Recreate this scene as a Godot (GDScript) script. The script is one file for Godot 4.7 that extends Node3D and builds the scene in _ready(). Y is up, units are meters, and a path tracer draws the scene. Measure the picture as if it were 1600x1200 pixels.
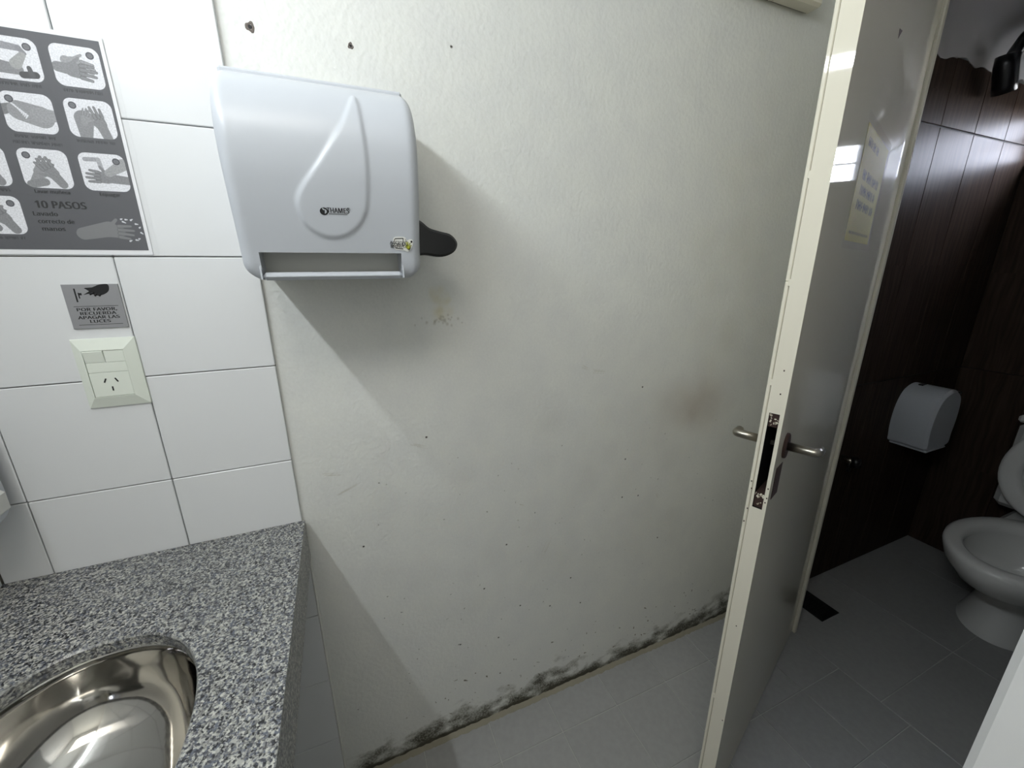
extends Node3D
# World: the washroom's long wall is the plane z = 0, x runs along it to the right, y is up, the room is at z > 0.
# x = 0 is where the white tiling stops, the floor is y = 0.

const TILE := 0.2
const COUNTER_Y := 0.837
const LEFT_X := -0.466
const STALL_X := 1.605
const BACK_X := 2.745
const CEIL_Y := 2.6
const FRONT_Z := 1.9
const PIER_X := 0.45
const PIER_Z := 0.827
const LAMP_AT := Vector3(-0.42, 2.07, 0.65)
const FILL_PANEL_AT := Vector3(-0.14, 2.565, 1.30)

var M := {}
var used := {}
var rng := RandomNumberGenerator.new()

# ------------------------------------------------------------------ helpers
func numbered(n: String) -> String:
	if not used.has(n):
		used[n] = 0
		return n
	used[n] += 1
	return "%s_%03d" % [n, used[n]]

func thing(called: String, label: String, category: String, group := "") -> Node3D:
	var o := Node3D.new()
	o.name = numbered(called)
	add_child(o)
	o.set_meta("label", label)
	o.set_meta("category", category)
	if group != "":
		o.set_meta("group", group)
	return o

func struct_node(called: String, label := "") -> Node3D:
	var o := Node3D.new()
	o.name = numbered(called)
	add_child(o)
	o.set_meta("kind", "structure")
	if label != "":
		o.set_meta("label", label)
	return o

func part(called: String, mesh: Mesh, mat: Material, parent: Node, at := Vector3.ZERO, label := "") -> MeshInstance3D:
	var o := MeshInstance3D.new()
	o.name = called
	o.mesh = mesh
	if mat != null:
		o.material_override = mat
	o.position = at
	o.cast_shadow = GeometryInstance3D.SHADOW_CASTING_SETTING_ON
	parent.add_child(o, true)
	if label != "":
		o.set_meta("label", label)
	return o

func mat(c: Color, rough := 0.5, metal := 0.0) -> StandardMaterial3D:
	var m := StandardMaterial3D.new()
	m.albedo_color = c
	m.roughness = rough
	m.metallic = metal
	return m

func quad(st: SurfaceTool, a: Vector3, b: Vector3, c: Vector3, d: Vector3) -> void:
	# a b c d clockwise as seen from outside
	for v in [a, b, c, a, c, d]:
		st.add_vertex(v)

func commit(st: SurfaceTool, smooth := false) -> ArrayMesh:
	if smooth:
		st.index()
	st.generate_normals()
	return st.commit()

# chamfered box centred on the origin
func bevel_box(s: Vector3, b: float) -> ArrayMesh:
	var st := SurfaceTool.new()
	st.begin(Mesh.PRIMITIVE_TRIANGLES)
	st.set_smooth_group(-1)
	add_bevel_box(st, Vector3.ZERO, s, b)
	return commit(st)

func add_bevel_box(st: SurfaceTool, c: Vector3, s: Vector3, b: float) -> void:
	var h := s * 0.5
	var i := h - Vector3(b, b, b)
	# faces
	for ax in 3:
		var u := (ax + 1) % 3
		var w := (ax + 2) % 3
		for sg in [-1.0, 1.0]:
			var p := []
			for k in [[-1, -1], [1, -1], [1, 1], [-1, 1]]:
				var v := Vector3.ZERO
				v[ax] = sg * h[ax]
				v[u] = k[0] * i[u]
				v[w] = k[1] * i[w]
				p.append(c + v)
			if sg > 0:
				p.reverse()
			quad(st, p[0], p[1], p[2], p[3])
	if b <= 0.0:
		return
	# edges
	for ax in 3:
		var u := (ax + 1) % 3
		var w := (ax + 2) % 3
		for su in [-1.0, 1.0]:
			for sw in [-1.0, 1.0]:
				var a0 := Vector3.ZERO
				var a1 := Vector3.ZERO
				a0[u] = su * h[u]; a0[w] = sw * i[w]; a0[ax] = -i[ax]
				a1[u] = su * i[u]; a1[w] = sw * h[w]; a1[ax] = -i[ax]
				var b0 := a0
				var b1 := a1
				b0[ax] = i[ax]
				b1[ax] = i[ax]
				if su * sw > 0:
					quad(st, c + a0, c + b0, c + b1, c + a1)
				else:
					quad(st, c + a0, c + a1, c + b1, c + b0)
	# corners
	for sx in [-1.0, 1.0]:
		for sy in [-1.0, 1.0]:
			for sz in [-1.0, 1.0]:
				var p0 := c + Vector3(sx * h.x, sy * i.y, sz * i.z)
				var p1 := c + Vector3(sx * i.x, sy * h.y, sz * i.z)
				var p2 := c + Vector3(sx * i.x, sy * i.y, sz * h.z)
				if sx * sy * sz > 0:
					st.add_vertex(p0); st.add_vertex(p2); st.add_vertex(p1)
				else:
					st.add_vertex(p0); st.add_vertex(p1); st.add_vertex(p2)

# box given by two corners
func bb(called: String, lo: Vector3, hi: Vector3, m: Material, parent: Node, b := 0.0, label := "") -> MeshInstance3D:
	return part(called, bevel_box(hi - lo, b), m, parent, (lo + hi) * 0.5, label)

# extruded outline (x, y) from z0 to z1 with a bevelled front rim
func extrude(poly: PackedVector2Array, z0: float, z1: float, bev := 0.0) -> ArrayMesh:
	var st := SurfaceTool.new()
	st.begin(Mesh.PRIMITIVE_TRIANGLES)
	st.set_smooth_group(-1)
	var pg := poly
	if not Geometry2D.is_polygon_clockwise(pg):
		pg.reverse()
	var inner := pg
	if bev > 0.0:
		inner = inset(pg, bev)
	var n := pg.size()
	var tri := Geometry2D.triangulate_polygon(inner)
	for k in range(0, tri.size(), 3):
		var a := inner[tri[k]]
		var b := inner[tri[k + 1]]
		var c := inner[tri[k + 2]]
		if (b - a).cross(c - a) > 0:
			var t := b
			b = c
			c = t
		for v in [a, b, c]:
			st.add_vertex(Vector3(v.x, v.y, z1))
	tri = Geometry2D.triangulate_polygon(pg)
	for k in range(0, tri.size(), 3):
		var a := pg[tri[k]]
		var b := pg[tri[k + 1]]
		var c := pg[tri[k + 2]]
		if (b - a).cross(c - a) < 0:
			var t := b
			b = c
			c = t
		for v in [a, b, c]:
			st.add_vertex(Vector3(v.x, v.y, z0))
	for k in n:
		var a := pg[k]
		var b := pg[(k + 1) % n]
		var zb := z1 - bev
		quad(st, Vector3(a.x, a.y, z0), Vector3(a.x, a.y, zb), Vector3(b.x, b.y, zb), Vector3(b.x, b.y, z0))
		if bev > 0.0:
			var ia := inner[k]
			var ib := inner[(k + 1) % n]
			quad(st, Vector3(a.x, a.y, zb), Vector3(ia.x, ia.y, z1), Vector3(ib.x, ib.y, z1), Vector3(b.x, b.y, zb))
	return commit(st)

func inset(pg: PackedVector2Array, d: float) -> PackedVector2Array:
	var out := PackedVector2Array()
	var n := pg.size()
	for k in n:
		var e0 := (pg[k] - pg[(k + n - 1) % n]).normalized()
		var e1 := (pg[(k + 1) % n] - pg[k]).normalized()
		var nn := (Vector2(e0.y, -e0.x) + Vector2(e1.y, -e1.x)).normalized()
		out.append(pg[k] + nn * d)
	return out

func smooth_loop(pts: Array, sub := 5) -> PackedVector2Array:
	var out := PackedVector2Array()
	var n := pts.size()
	for k in n:
		var p0: Vector2 = pts[(k + n - 1) % n]
		var p1: Vector2 = pts[k]
		var p2: Vector2 = pts[(k + 1) % n]
		var p3: Vector2 = pts[(k + 2) % n]
		for j in sub:
			out.append(p1.cubic_interpolate(p2, p0, p3, float(j) / sub))
	return out

# grid surface: rows of points; smooth normals
func grid(rows: Array, closed := false) -> ArrayMesh:
	var st := SurfaceTool.new()
	st.begin(Mesh.PRIMITIVE_TRIANGLES)
	add_grid(st, rows, closed)
	st.generate_normals()
	return st.commit()

func add_grid(st: SurfaceTool, rows: Array, closed := false) -> void:
	st.set_smooth_group(0)
	for r in rows.size() - 1:
		var a: PackedVector3Array = rows[r]
		var b: PackedVector3Array = rows[r + 1]
		var n := a.size()
		for k in (n if closed else n - 1):
			var k2 := (k + 1) % n
			quad(st, a[k], b[k], b[k2], a[k2])

func tube_mesh(path: PackedVector3Array, radius: float, seg := 14, flat := 1.0) -> ArrayMesh:
	var rows := []
	var up := Vector3.UP
	for k in path.size():
		var t := (path[mini(k + 1, path.size() - 1)] - path[maxi(k - 1, 0)]).normalized()
		if absf(t.dot(up)) > 0.98:
			up = Vector3.RIGHT
		var x := t.cross(up).normalized()
		var y := x.cross(t).normalized()
		var row := PackedVector3Array()
		for s in seg:
			var a := TAU * s / seg
			row.append(path[k] + x * cos(a) * radius * flat + y * sin(a) * radius)
		rows.append(row)
	# caps
	var first := PackedVector3Array()
	var last := PackedVector3Array()
	for s in seg:
		first.append(path[0] + (rows[0][s] - path[0]) * 0.02)
		last.append(path[path.size() - 1] + (rows[rows.size() - 1][s] - path[path.size() - 1]) * 0.02)
	rows.push_front(first)
	rows.push_back(last)
	var st := SurfaceTool.new()
	st.begin(Mesh.PRIMITIVE_TRIANGLES)
	add_grid(st, rows, true)
	st.generate_normals()
	return st.commit()

func lathe(profile: Array, seg := 32) -> ArrayMesh:
	# profile of (r, y), about the y axis
	var rows := []
	for p in profile:
		var row := PackedVector3Array()
		for s in seg:
			var a := TAU * s / seg
			row.append(Vector3(cos(a) * p.x, p.y, sin(a) * p.x))
		rows.append(row)
	return grid(rows, true)

# a flat printed sheet with its own texture coordinates, facing +z, from lo to hi (x, y) at z
func sheet(w: float, h: float, thick: float) -> ArrayMesh:
	var st := SurfaceTool.new()
	st.begin(Mesh.PRIMITIVE_TRIANGLES)
	st.set_smooth_group(-1)
	var x := w * 0.5
	var y := h * 0.5
	var f := [Vector3(-x, -y, thick), Vector3(-x, y, thick), Vector3(x, y, thick), Vector3(x, -y, thick)]
	var uv := [Vector2(0, 1), Vector2(0, 0), Vector2(1, 0), Vector2(1, 1)]
	for k in [0, 1, 2, 0, 2, 3]:
		st.set_uv(uv[k])
		st.add_vertex(f[k])
	for k in 4:
		var a: Vector3 = f[k]
		var b: Vector3 = f[(k + 1) % 4]
		st.set_uv(uv[k])
		quad(st, a, Vector3(a.x, a.y, 0), Vector3(b.x, b.y, 0), b)
	quad(st, Vector3(-x, -y, 0), Vector3(x, -y, 0), Vector3(x, y, 0), Vector3(-x, y, 0))
	return commit(st)

func text_mesh(s: String, cap_h: float, font_name := "Droid Sans", bold := false) -> TextMesh:
	var f := SystemFont.new()
	f.font_names = PackedStringArray([font_name])
	if bold:
		f.font_weight = 700
	var t := TextMesh.new()
	t.font = f
	t.text = s
	t.font_size = 64
	t.pixel_size = cap_h / (64.0 * 0.72)
	t.depth = 0.0003
	t.curve_step = 2.0
	return t

# lettering made heavier by doubling its strokes
func bold_text(s: String, cap_h: float, dx: float, wide: float) -> ArrayMesh:
	var t := text_mesh(s, cap_h)
	var st := SurfaceTool.new()
	st.begin(Mesh.PRIMITIVE_TRIANGLES)
	var arr := ArrayMesh.new()
	arr.add_surface_from_arrays(Mesh.PRIMITIVE_TRIANGLES, t.get_mesh_arrays())
	var b := Basis.from_scale(Vector3(wide, 1, 1))
	st.append_from(arr, 0, Transform3D(b, Vector3(-dx, 0, 0)))
	if dx > 0.0:
		st.append_from(arr, 0, Transform3D(b, Vector3(dx, 0, 0.00002)))
		st.append_from(arr, 0, Transform3D(b, Vector3(0, dx * 0.6, 0.00001)))
	return st.commit()

# ------------------------------------------------------------------ painting of flat print
func paint_capsule(im: Image, a: Vector2, b: Vector2, ra: float, rb: float, c: Color) -> void:
	var r := maxf(ra, rb) + 1.0
	var x0 := maxi(int(minf(a.x, b.x) - r), 0)
	var x1 := mini(int(maxf(a.x, b.x) + r), im.get_width() - 1)
	var y0 := maxi(int(minf(a.y, b.y) - r), 0)
	var y1 := mini(int(maxf(a.y, b.y) + r), im.get_height() - 1)
	var d := b - a
	var l2 := maxf(d.length_squared(), 1e-6)
	for y in range(y0, y1 + 1):
		for x in range(x0, x1 + 1):
			var p := Vector2(x, y)
			var t := clampf((p - a).dot(d) / l2, 0, 1)
			var e := lerpf(ra, rb, t) - p.distance_to(a + d * t)
			if e > 0.0:
				im.set_pixel(x, y, im.get_pixel(x, y).lerp(c, clampf(e, 0, 1)))

# a faint dab of dirt with a soft rim
func paint_dab(im: Image, c: Vector2, r: float, col: Color, alpha: float) -> void:
	for y in range(maxi(int(c.y - r), 0), mini(int(c.y + r), im.get_height() - 1) + 1):
		for x in range(maxi(int(c.x - r), 0), mini(int(c.x + r), im.get_width() - 1) + 1):
			var q := 1.0 - Vector2(x, y).distance_squared_to(c) / (r * r)
			if q > 0.0:
				im.set_pixel(x, y, im.get_pixel(x, y).lerp(col, alpha * q * q))

func paint_round_rect(im: Image, lo: Vector2, hi: Vector2, r: float, c: Color) -> void:
	var mid := (lo + hi) * 0.5
	var h := (hi - lo) * 0.5 - Vector2(r, r)
	for y in range(maxi(int(lo.y) - 1, 0), mini(int(hi.y) + 2, im.get_height())):
		for x in range(maxi(int(lo.x) - 1, 0), mini(int(hi.x) + 2, im.get_width())):
			var q := (Vector2(x, y) - mid).abs() - h
			var e := r - Vector2(maxf(q.x, 0), maxf(q.y, 0)).length()
			if e > 0.0:
				im.set_pixel(x, y, im.get_pixel(x, y).lerp(c, clampf(e, 0, 1)))

# a printed hand: palm at p, pointing along dir (radians), size s (px); side of the thumb +1 / -1
func paint_hand(im: Image, p: Vector2, ang: float, s: float, c: Color, thumb := 1.0, wrist := 1.0) -> void:
	var d := Vector2(cos(ang), sin(ang))
	var n := Vector2(-d.y, d.x)
	var dk := c.darkened(0.28)
	paint_capsule(im, p - d * s * 1.0 * wrist, p, s * 0.30, s * 0.36, c)
	paint_capsule(im, p - d * s * 0.1, p + d * s * 0.25, s * 0.42, s * 0.42, c)
	for k in 4:
		var off := (k - 1.5) * 0.23
		var base := p + d * s * 0.35 + n * s * off
		var ln: float = [0.62, 0.76, 0.72, 0.52][k]
		var tip := base + (d + n * off * 0.35).normalized() * s * ln
		paint_capsule(im, base, tip, s * 0.125, s * 0.09, dk)
		paint_capsule(im, base, tip, s * 0.10, s * 0.07, c)
	var tb := p - d * s * 0.1 + n * s * 0.3 * thumb
	paint_capsule(im, tb, tb + (d * 0.6 + n * thumb * 0.8).normalized() * s * 0.55, s * 0.14, s * 0.09, c)

func smudge_line(im: Image, a: Vector2, b: Vector2, h: float, c: Color) -> void:
	# a printed line of text too small to read: word-like clusters of strokes
	var x := 0.0
	var l := a.distance_to(b)
	var d := (b - a) / l
	var n := Vector2(-d.y, d.x)
	while x < l:
		var word := h * rng.randf_range(2.0, 5.0)
		var e := minf(x + word, l)
		while x < e:
			var p := a + d * x
			var up := rng.randf_range(0.3, 0.55)
			paint_capsule(im, p - n * h * up, p + n * h * 0.42 + d * h * rng.randf_range(-0.2, 0.25), h * 0.13, h * 0.13, c)
			if rng.randf() < 0.6:
				paint_capsule(im, p + n * h * rng.randf_range(-0.3, 0.3), p + n * h * rng.randf_range(-0.3, 0.3) + d * h * 0.35, h * 0.11, h * 0.11, c)
			x += h * 0.42
		x += h * 0.55

func tex(im: Image, mip := true) -> ImageTexture:
	if mip:
		im.generate_mipmaps()
	return ImageTexture.create_from_image(im)

func noise(freq: float, seed_: int, oct := 3, kind := FastNoiseLite.TYPE_SIMPLEX_SMOOTH) -> FastNoiseLite:
	var f := FastNoiseLite.new()
	f.seed = seed_
	f.frequency = freq
	f.noise_type = kind
	f.fractal_octaves = oct
	return f

func sstep(a: float, b: float, x: float) -> float:
	var t := clampf((x - a) / (b - a), 0, 1)
	return t * t * (3 - 2 * t)

# ------------------------------------------------------------------ scene
func _ready() -> void:
	rng.seed = 77
	# --- camera
	var cam := Camera3D.new()
	cam.name = "camera"
	cam.position = Vector3(0.1272, 1.3642, 0.8811)
	cam.rotation_degrees = Vector3(-16.252, -22.690, -0.224)
	cam.fov = 86.854
	cam.near = 0.02
	add_child(cam)
	cam.current = true
	# --- sky and exposure
	var we := WorldEnvironment.new()
	we.name = "world_environment"
	var env := Environment.new()
	env.background_mode = Environment.BG_SKY
	var sky := Sky.new()
	var sm := ProceduralSkyMaterial.new()
	sm.sky_top_color = Color(0.72, 0.76, 0.84)
	sm.sky_horizon_color = Color(0.88, 0.89, 0.94)
	sm.ground_horizon_color = Color(0.70, 0.71, 0.72)
	sm.ground_bottom_color = Color(0.42, 0.42, 0.42)
	sm.sky_energy_multiplier = 7.0
	sm.ground_energy_multiplier = 7.0
	sky.sky_material = sm
	env.sky = sky
	env.ambient_light_source = Environment.AMBIENT_SOURCE_DISABLED
	env.tonemap_mode = Environment.TONE_MAPPER_LINEAR
	env.tonemap_exposure = 1.06
	env.sdfgi_enabled = true
	env.ssao_enabled = true
	env.ssil_enabled = true
	we.environment = env
	add_child(we)
	# --- light of the batten lamp above the basin (the fitting itself is built in make_batten_lamp)
	var al := AreaLight3D.new()
	al.name = "batten_light"
	al.area_size = Vector2(0.88, 0.038)
	al.light_energy = 1.08
	al.light_color = Color(0.955, 0.985, 1.0)
	al.shadow_enabled = true
	add_child(al)
	var face := Vector3(0.96, -0.28, 0).normalized()
	var b := Basis()
	b.z = -face
	b.x = Vector3(0, 0, 1)
	b.y = b.z.cross(b.x)
	al.transform = Transform3D(b, LAMP_AT + face * 0.004)
	# --- fill light, from an invented ceiling panel behind the viewer (fitting in make_added_fill_panel)
	var cp := AreaLight3D.new()
	cp.name = "added_fill_light"
	cp.area_size = Vector2(0.56, 0.56)
	cp.light_energy = 0.70
	cp.light_color = Color(1.0, 0.985, 0.95)
	cp.shadow_enabled = true
	add_child(cp)
	cp.transform = Transform3D(Basis(Vector3.RIGHT, -PI / 2), FILL_PANEL_AT + Vector3(0, -0.004, 0))

	make_materials()
	make_structure()
	make_counter()
	make_towel_dispenser()
	make_door()
	make_stall_things()
	make_wall_things()
	make_batten_lamp()
	make_added_fill_panel()

# ------------------------------------------------------------------ materials
func make_materials() -> void:
	M.white_tile = mat(Color(0.87, 0.875, 0.88), 0.26)
	M.grout = mat(Color(0.50, 0.48, 0.45), 0.9)
	M.plain_white = mat(Color(0.86, 0.86, 0.84), 0.6)
	M.ceiling = mat(Color(0.92, 0.92, 0.91), 0.8)
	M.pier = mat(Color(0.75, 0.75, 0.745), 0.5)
	M.plastic = mat(Color(0.73, 0.745, 0.77), 0.34)
	M.plastic_grey = mat(Color(0.80, 0.80, 0.78), 0.35)
	M.black_plastic = mat(Color(0.06, 0.06, 0.068), 0.30)
	M.ivory = mat(Color(0.88, 0.90, 0.86), 0.35)
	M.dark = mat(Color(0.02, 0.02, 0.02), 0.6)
	M.ink = mat(Color(0.06, 0.06, 0.07), 0.7)
	M.brushed = mat(Color(0.60, 0.58, 0.54), 0.3, 1.0)
	M.ceramic = mat(Color(0.82, 0.82, 0.81), 0.12)
	M.steel = mat(Color(0.74, 0.73, 0.71), 0.075, 1.0)
	M.grey_paint = mat(Color(0.62, 0.61, 0.60), 0.7)
	M.rust = mat(Color(0.22, 0.15, 0.13), 0.85)
	M.jamb = mat(Color(0.66, 0.62, 0.55), 0.4)

	# painted door: cream enamel, brush marks as relief
	var dm := mat(Color(0.865, 0.845, 0.78), 0.035)
	var dn := NoiseTexture2D.new()
	dn.width = 256
	dn.height = 256
	dn.seamless = true
	dn.as_normal_map = true
	dn.bump_strength = 1.2
	dn.noise = noise(0.03, 5, 3)
	dm.normal_enabled = true
	dm.normal_texture = dn
	dm.normal_scale = 0.005
	dm.uv1_triplanar = true
	dm.uv1_world_triplanar = true
	dm.uv1_scale = Vector3(6, 6, 6)
	M.door = dm

	# granite: crystals of white, grey, blue-grey and black
	var cell := noise(0.19, 11, 1, FastNoiseLite.TYPE_CELLULAR)
	cell.cellular_return_type = FastNoiseLite.RETURN_CELL_VALUE
	cell.cellular_jitter = 1.0
	cell.domain_warp_enabled = true
	cell.domain_warp_amplitude = 3.5
	cell.domain_warp_frequency = 0.14
	var cell2 := noise(0.36, 12, 1, FastNoiseLite.TYPE_CELLULAR)
	cell2.cellular_return_type = FastNoiseLite.RETURN_CELL_VALUE
	cell2.cellular_jitter = 1.0
	var gs := 1200
	var c1 := cell.get_image(gs, gs, false, false, false)
	var c2 := cell2.get_image(gs, gs, false, false, false)
	var gi := Image.create(gs, gs, false, Image.FORMAT_RGB8)
	var ramp := [Color(0.11, 0.115, 0.13), Color(0.27, 0.28, 0.31), Color(0.46, 0.46, 0.46), Color(0.64, 0.64, 0.61), Color(0.80, 0.80, 0.77), Color(0.40, 0.42, 0.47), Color(0.70, 0.70, 0.68)]
	var d1 := c1.get_data()
	var d2 := c2.get_data()
	var ch1 := d1.size() / (gs * gs)
	var ch2 := d2.size() / (gs * gs)
	for y in gs:
		for x in gs:
			var i := y * gs + x
			var a: int = d1[i * ch1]
			var c: int = d2[i * ch2]
			var col: Color = ramp[(a * 31) % 7]
			if c % 5 < 2:
				col = col.lerp(ramp[(c * 17) % 7], 0.65)
			gi.set_pixel(x, y, col)
	var gm := mat(Color(0.93, 0.93, 0.93), 0.28)
	gm.albedo_texture = tex(gi)
	gm.uv1_triplanar = true
	gm.uv1_world_triplanar = true
	gm.uv1_scale = Vector3(1.6, 1.6, 1.6)
	gm.uv1_offset = Vector3(0.93, 0.4, 0.05)
	M.granite = gm

	# grey floor tile, a little mottled; two tones
	var fi := noise_image(256, 0.05, 21, Color(0.585, 0.585, 0.58), Color(0.615, 0.615, 0.61))
	M.floor_tiles = []
	for k in 3:
		var fm := mat(Color(1, 1, 1).darkened(0.012 * k), 0.45)
		fm.albedo_texture = fi
		fm.uv1_triplanar = true
		fm.uv1_world_triplanar = true
		fm.uv1_scale = Vector3(3, 3, 3)
		M.floor_tiles.append(fm)
	M.floor_joint = mat(Color(0.72, 0.72, 0.70), 0.9)
	# wood-look wall tile
	M.woods = []
	for k in 3:
		var w := Image.create(128, 512, false, Image.FORMAT_RGB8)
		var n1 := noise(0.05, 31 + k, 3)
		var n2 := noise(0.015, 41 + k, 2)
		for y in 512:
			for x in 128:
				var g := n1.get_noise_2d(x * 2.2 + 12.0 * n2.get_noise_2d(x, y * 0.4), y * 0.10) * 0.5 + 0.5
				var v := 0.75 + 0.5 * g
				w.set_pixel(x, y, Color(0.225 * v, 0.185 * v, 0.160 * v))
		var wm := mat(Color(1, 1, 1), 0.36)
		wm.metallic_specular = 0.08
		wm.albedo_texture = tex(w)
		wm.uv1_triplanar = true
		wm.uv1_scale = Vector3(4.0, 1.1, 4.0)
		M.woods.append(wm)
	M.wood_joint = mat(Color(0.09, 0.075, 0.065), 0.9)
	M.paint_wall = make_wall_paint()
	M.caulk = mat(Color(0.55, 0.53, 0.47), 0.9)

func noise_image(s: int, freq: float, seed_: int, a: Color, c: Color) -> ImageTexture:
	var n := noise(freq, seed_, 4)
	var src := n.get_seamless_image(s, s)
	src.convert(Image.FORMAT_RGB8)
	for y in s:
		for x in s:
			src.set_pixel(x, y, a.lerp(c, src.get_pixel(x, y).r))
	return tex(src)

# the old painted plaster: off-white enamel with stains, scuffs, specks and mould along its foot.  x 0..1.66, y 0..2.6
func make_wall_paint() -> StandardMaterial3D:
	var w := 1280
	var h := 1792
	var sx := 1.66 / w
	var sy := 2.6 / h
	var n_mott := noise(0.012, 51, 4)
	var n_fine := noise(0.18, 52, 3)
	var n_mold := noise(0.045, 53, 5)
	var n_edge := noise(0.02, 54, 3)
	var mott := n_mott.get_image(w, h, false, false, false)
	var fine := n_fine.get_image(w, h, false, false, false)
	var mold := n_mold.get_image(w, h, false, false, false)
	mott.convert(Image.FORMAT_L8)
	fine.convert(Image.FORMAT_L8)
	mold.convert(Image.FORMAT_L8)
	var dm := mott.get_data()
	var df := fine.get_data()
	var dl := mold.get_data()
	var out := PackedByteArray()
	out.resize(w * h * 3)
	for y in h:
		var wy := 2.6 - (y + 0.5) * sy
		var low := wy < 0.30
		for x in w:
			var i := y * w + x
			var m := dm[i] / 255.0 - 0.5
			var f := df[i] / 255.0 - 0.5
			var k := 1.0 + 0.035 * m + 0.03 * f
			var r := 0.855 * k
			var g := 0.858 * k
			var bl := (0.842 - 0.012 * m) * k
			if low:
				var wx := (x + 0.5) * sx
				var ln := dl[i] / 255.0
				# ragged mould and dirt above the floor
				var big := n_mold.get_noise_2d(x * 0.28, y * 0.5)
				var sml := n_fine.get_noise_2d(x * 0.9, y * 0.9)
				var top := 0.082 + 0.045 * n_edge.get_noise_1d(x * 0.45) + 0.04 * sstep(1.15, 1.45, wx)
				var u := wy / top
				var a := clampf(1.05 - u * 0.9 + big * 1.1, 0, 1) * (0.78 + 0.6 * sml)
				a = clampf(a, 0, 1) * sstep(1.9, 0.5, u)
				a = clampf(a + sstep(0.026, 0.008, wy + 0.008 * sml) * (0.5 + big), 0, 0.92)
				a *= sstep(0.02, 0.09, wx + 0.03)
				r = lerpf(r, 0.185, a)
				g = lerpf(g, 0.175, a)
				bl = lerpf(bl, 0.125, a)
			out[i * 3] = int(clampf(r, 0, 1) * 255)
			out[i * 3 + 1] = int(clampf(g, 0, 1) * 255)
			out[i * 3 + 2] = int(clampf(bl, 0, 1) * 255)
	var im := Image.create_from_data(w, h, false, Image.FORMAT_RGB8, out)
	im.convert(Image.FORMAT_RGBF)
	var at := func(p: Vector2) -> Vector2: return Vector2(p.x / sx, (2.6 - p.y) / sy)
	# grease and hand marks rubbed into the paint near the door handle, drips of yellowed varnish
	for k in 700:
		var q := Vector2(1.12 + rng.randfn(0, 0.07), 0.945 + rng.randfn(0, 0.05))
		paint_dab(im, at.call(q), rng.randf_range(14, 50), Color(0.50, 0.42, 0.36), rng.randf_range(0.002, 0.009))
	for k in 220:
		var q := Vector2(1.20 + rng.randfn(0, 0.09), 1.30 + rng.randfn(0, 0.25))
		paint_dab(im, at.call(q), rng.randf_range(24, 60), Color(0.72, 0.69, 0.56), rng.randf_range(0.006, 0.02))
	for k in 260:
		var q := Vector2(rng.randf_range(0.15, 1.1), rng.randf_range(0.45, 1.0))
		paint_dab(im, at.call(q), rng.randf_range(20, 60), Color(0.56, 0.54, 0.50), rng.randf_range(0.005, 0.022))
	# glue left by a label
	for k in 40:
		var q := Vector2(0.33 + rng.randf_range(-0.020, 0.020), 1.285 + rng.randf_range(-0.03, 0.035))
		paint_dab(im, at.call(q), rng.randf_range(6, 12), Color(0.78, 0.74, 0.58), 0.10)
	for k in 26:
		var q := Vector2(0.335 + rng.randfn(0, 0.022), 1.25 + rng.randfn(0, 0.006))
		paint_dab(im, at.call(q), rng.randf_range(2, 4), Color(0.50, 0.48, 0.42), 0.3)
	var scuff := Color(0.76, 0.75, 0.71)
	for s in [[0.70, 1.108, 0.716, 1.10], [0.735, 1.09, 0.77, 1.085], [0.60, 0.565, 0.617, 0.60], [0.52, 0.74, 0.53, 0.735], [1.0, 0.655, 1.01, 0.645], [0.25, 0.965, 0.275, 0.955], [0.06, 0.93, 0.09, 0.925], [0.08, 0.88, 0.12, 0.895]]:
		for k in 5:
			var j := Vector2(rng.randfn(0, 0.004), rng.randfn(0, 0.004))
			paint_capsule(im, at.call(Vector2(s[0], s[1]) + j), at.call(Vector2(s[2], s[3]) + j), 0.8, 0.5, scuff)
	# specks
	var specks := [[0.9027, 1.029], [0.8623, 0.8089], [0.9239, 0.671], [0.862, 0.68], [0.478, 0.625], [0.410, 0.501], [0.279, 0.981], [0.375, 1.762], [1.023, 0.487], [0.115, 0.73], [0.62, 0.36], [0.73, 0.33], [0.45, 0.31], [0.52, 0.40], [0.335, 0.335], [0.69, 0.44]]
	for s in specks:
		paint_capsule(im, at.call(Vector2(s[0], s[1])), at.call(Vector2(s[0] + 0.001, s[1])), 1.9, 1.7, Color(0.15, 0.14, 0.12))
	for k in 150:
		var q := Vector2(rng.randf_range(0.05, 1.5), 0.08 + 0.85 * pow(rng.randf(), 1.4))
		var dk := rng.randf_range(0.3, 0.62)
		paint_capsule(im, at.call(q), at.call(q + Vector2(rng.randfn(0, 0.002), rng.randfn(0, 0.002))), rng.randf_range(0.6, 1.5), 0.6, Color(dk, dk, dk * 0.92))
	for k in 60:
		var q := Vector2(rng.randf_range(0.25, 1.3), rng.randf_range(0.06, 0.22))
		paint_capsule(im, at.call(q), at.call(q + Vector2(rng.randfn(0, 0.004), rng.randfn(0, 0.004))), rng.randf_range(0.8, 2.4), 0.8, Color(0.36, 0.34, 0.28))
	im.convert(Image.FORMAT_RGB8)
	var m := mat(Color(1, 1, 1), 0.42)
	m.albedo_texture = tex(im)
	# orange-peel of many coats of enamel
	var bump := noise(0.09, 61, 3).get_image(w, h, false, false, true)
	bump.convert(Image.FORMAT_RGBA8)
	bump.bump_map_to_normal_map(2.2)
	m.normal_enabled = true
	m.normal_texture = tex(bump)
	m.normal_scale = 0.22
	return m

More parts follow.
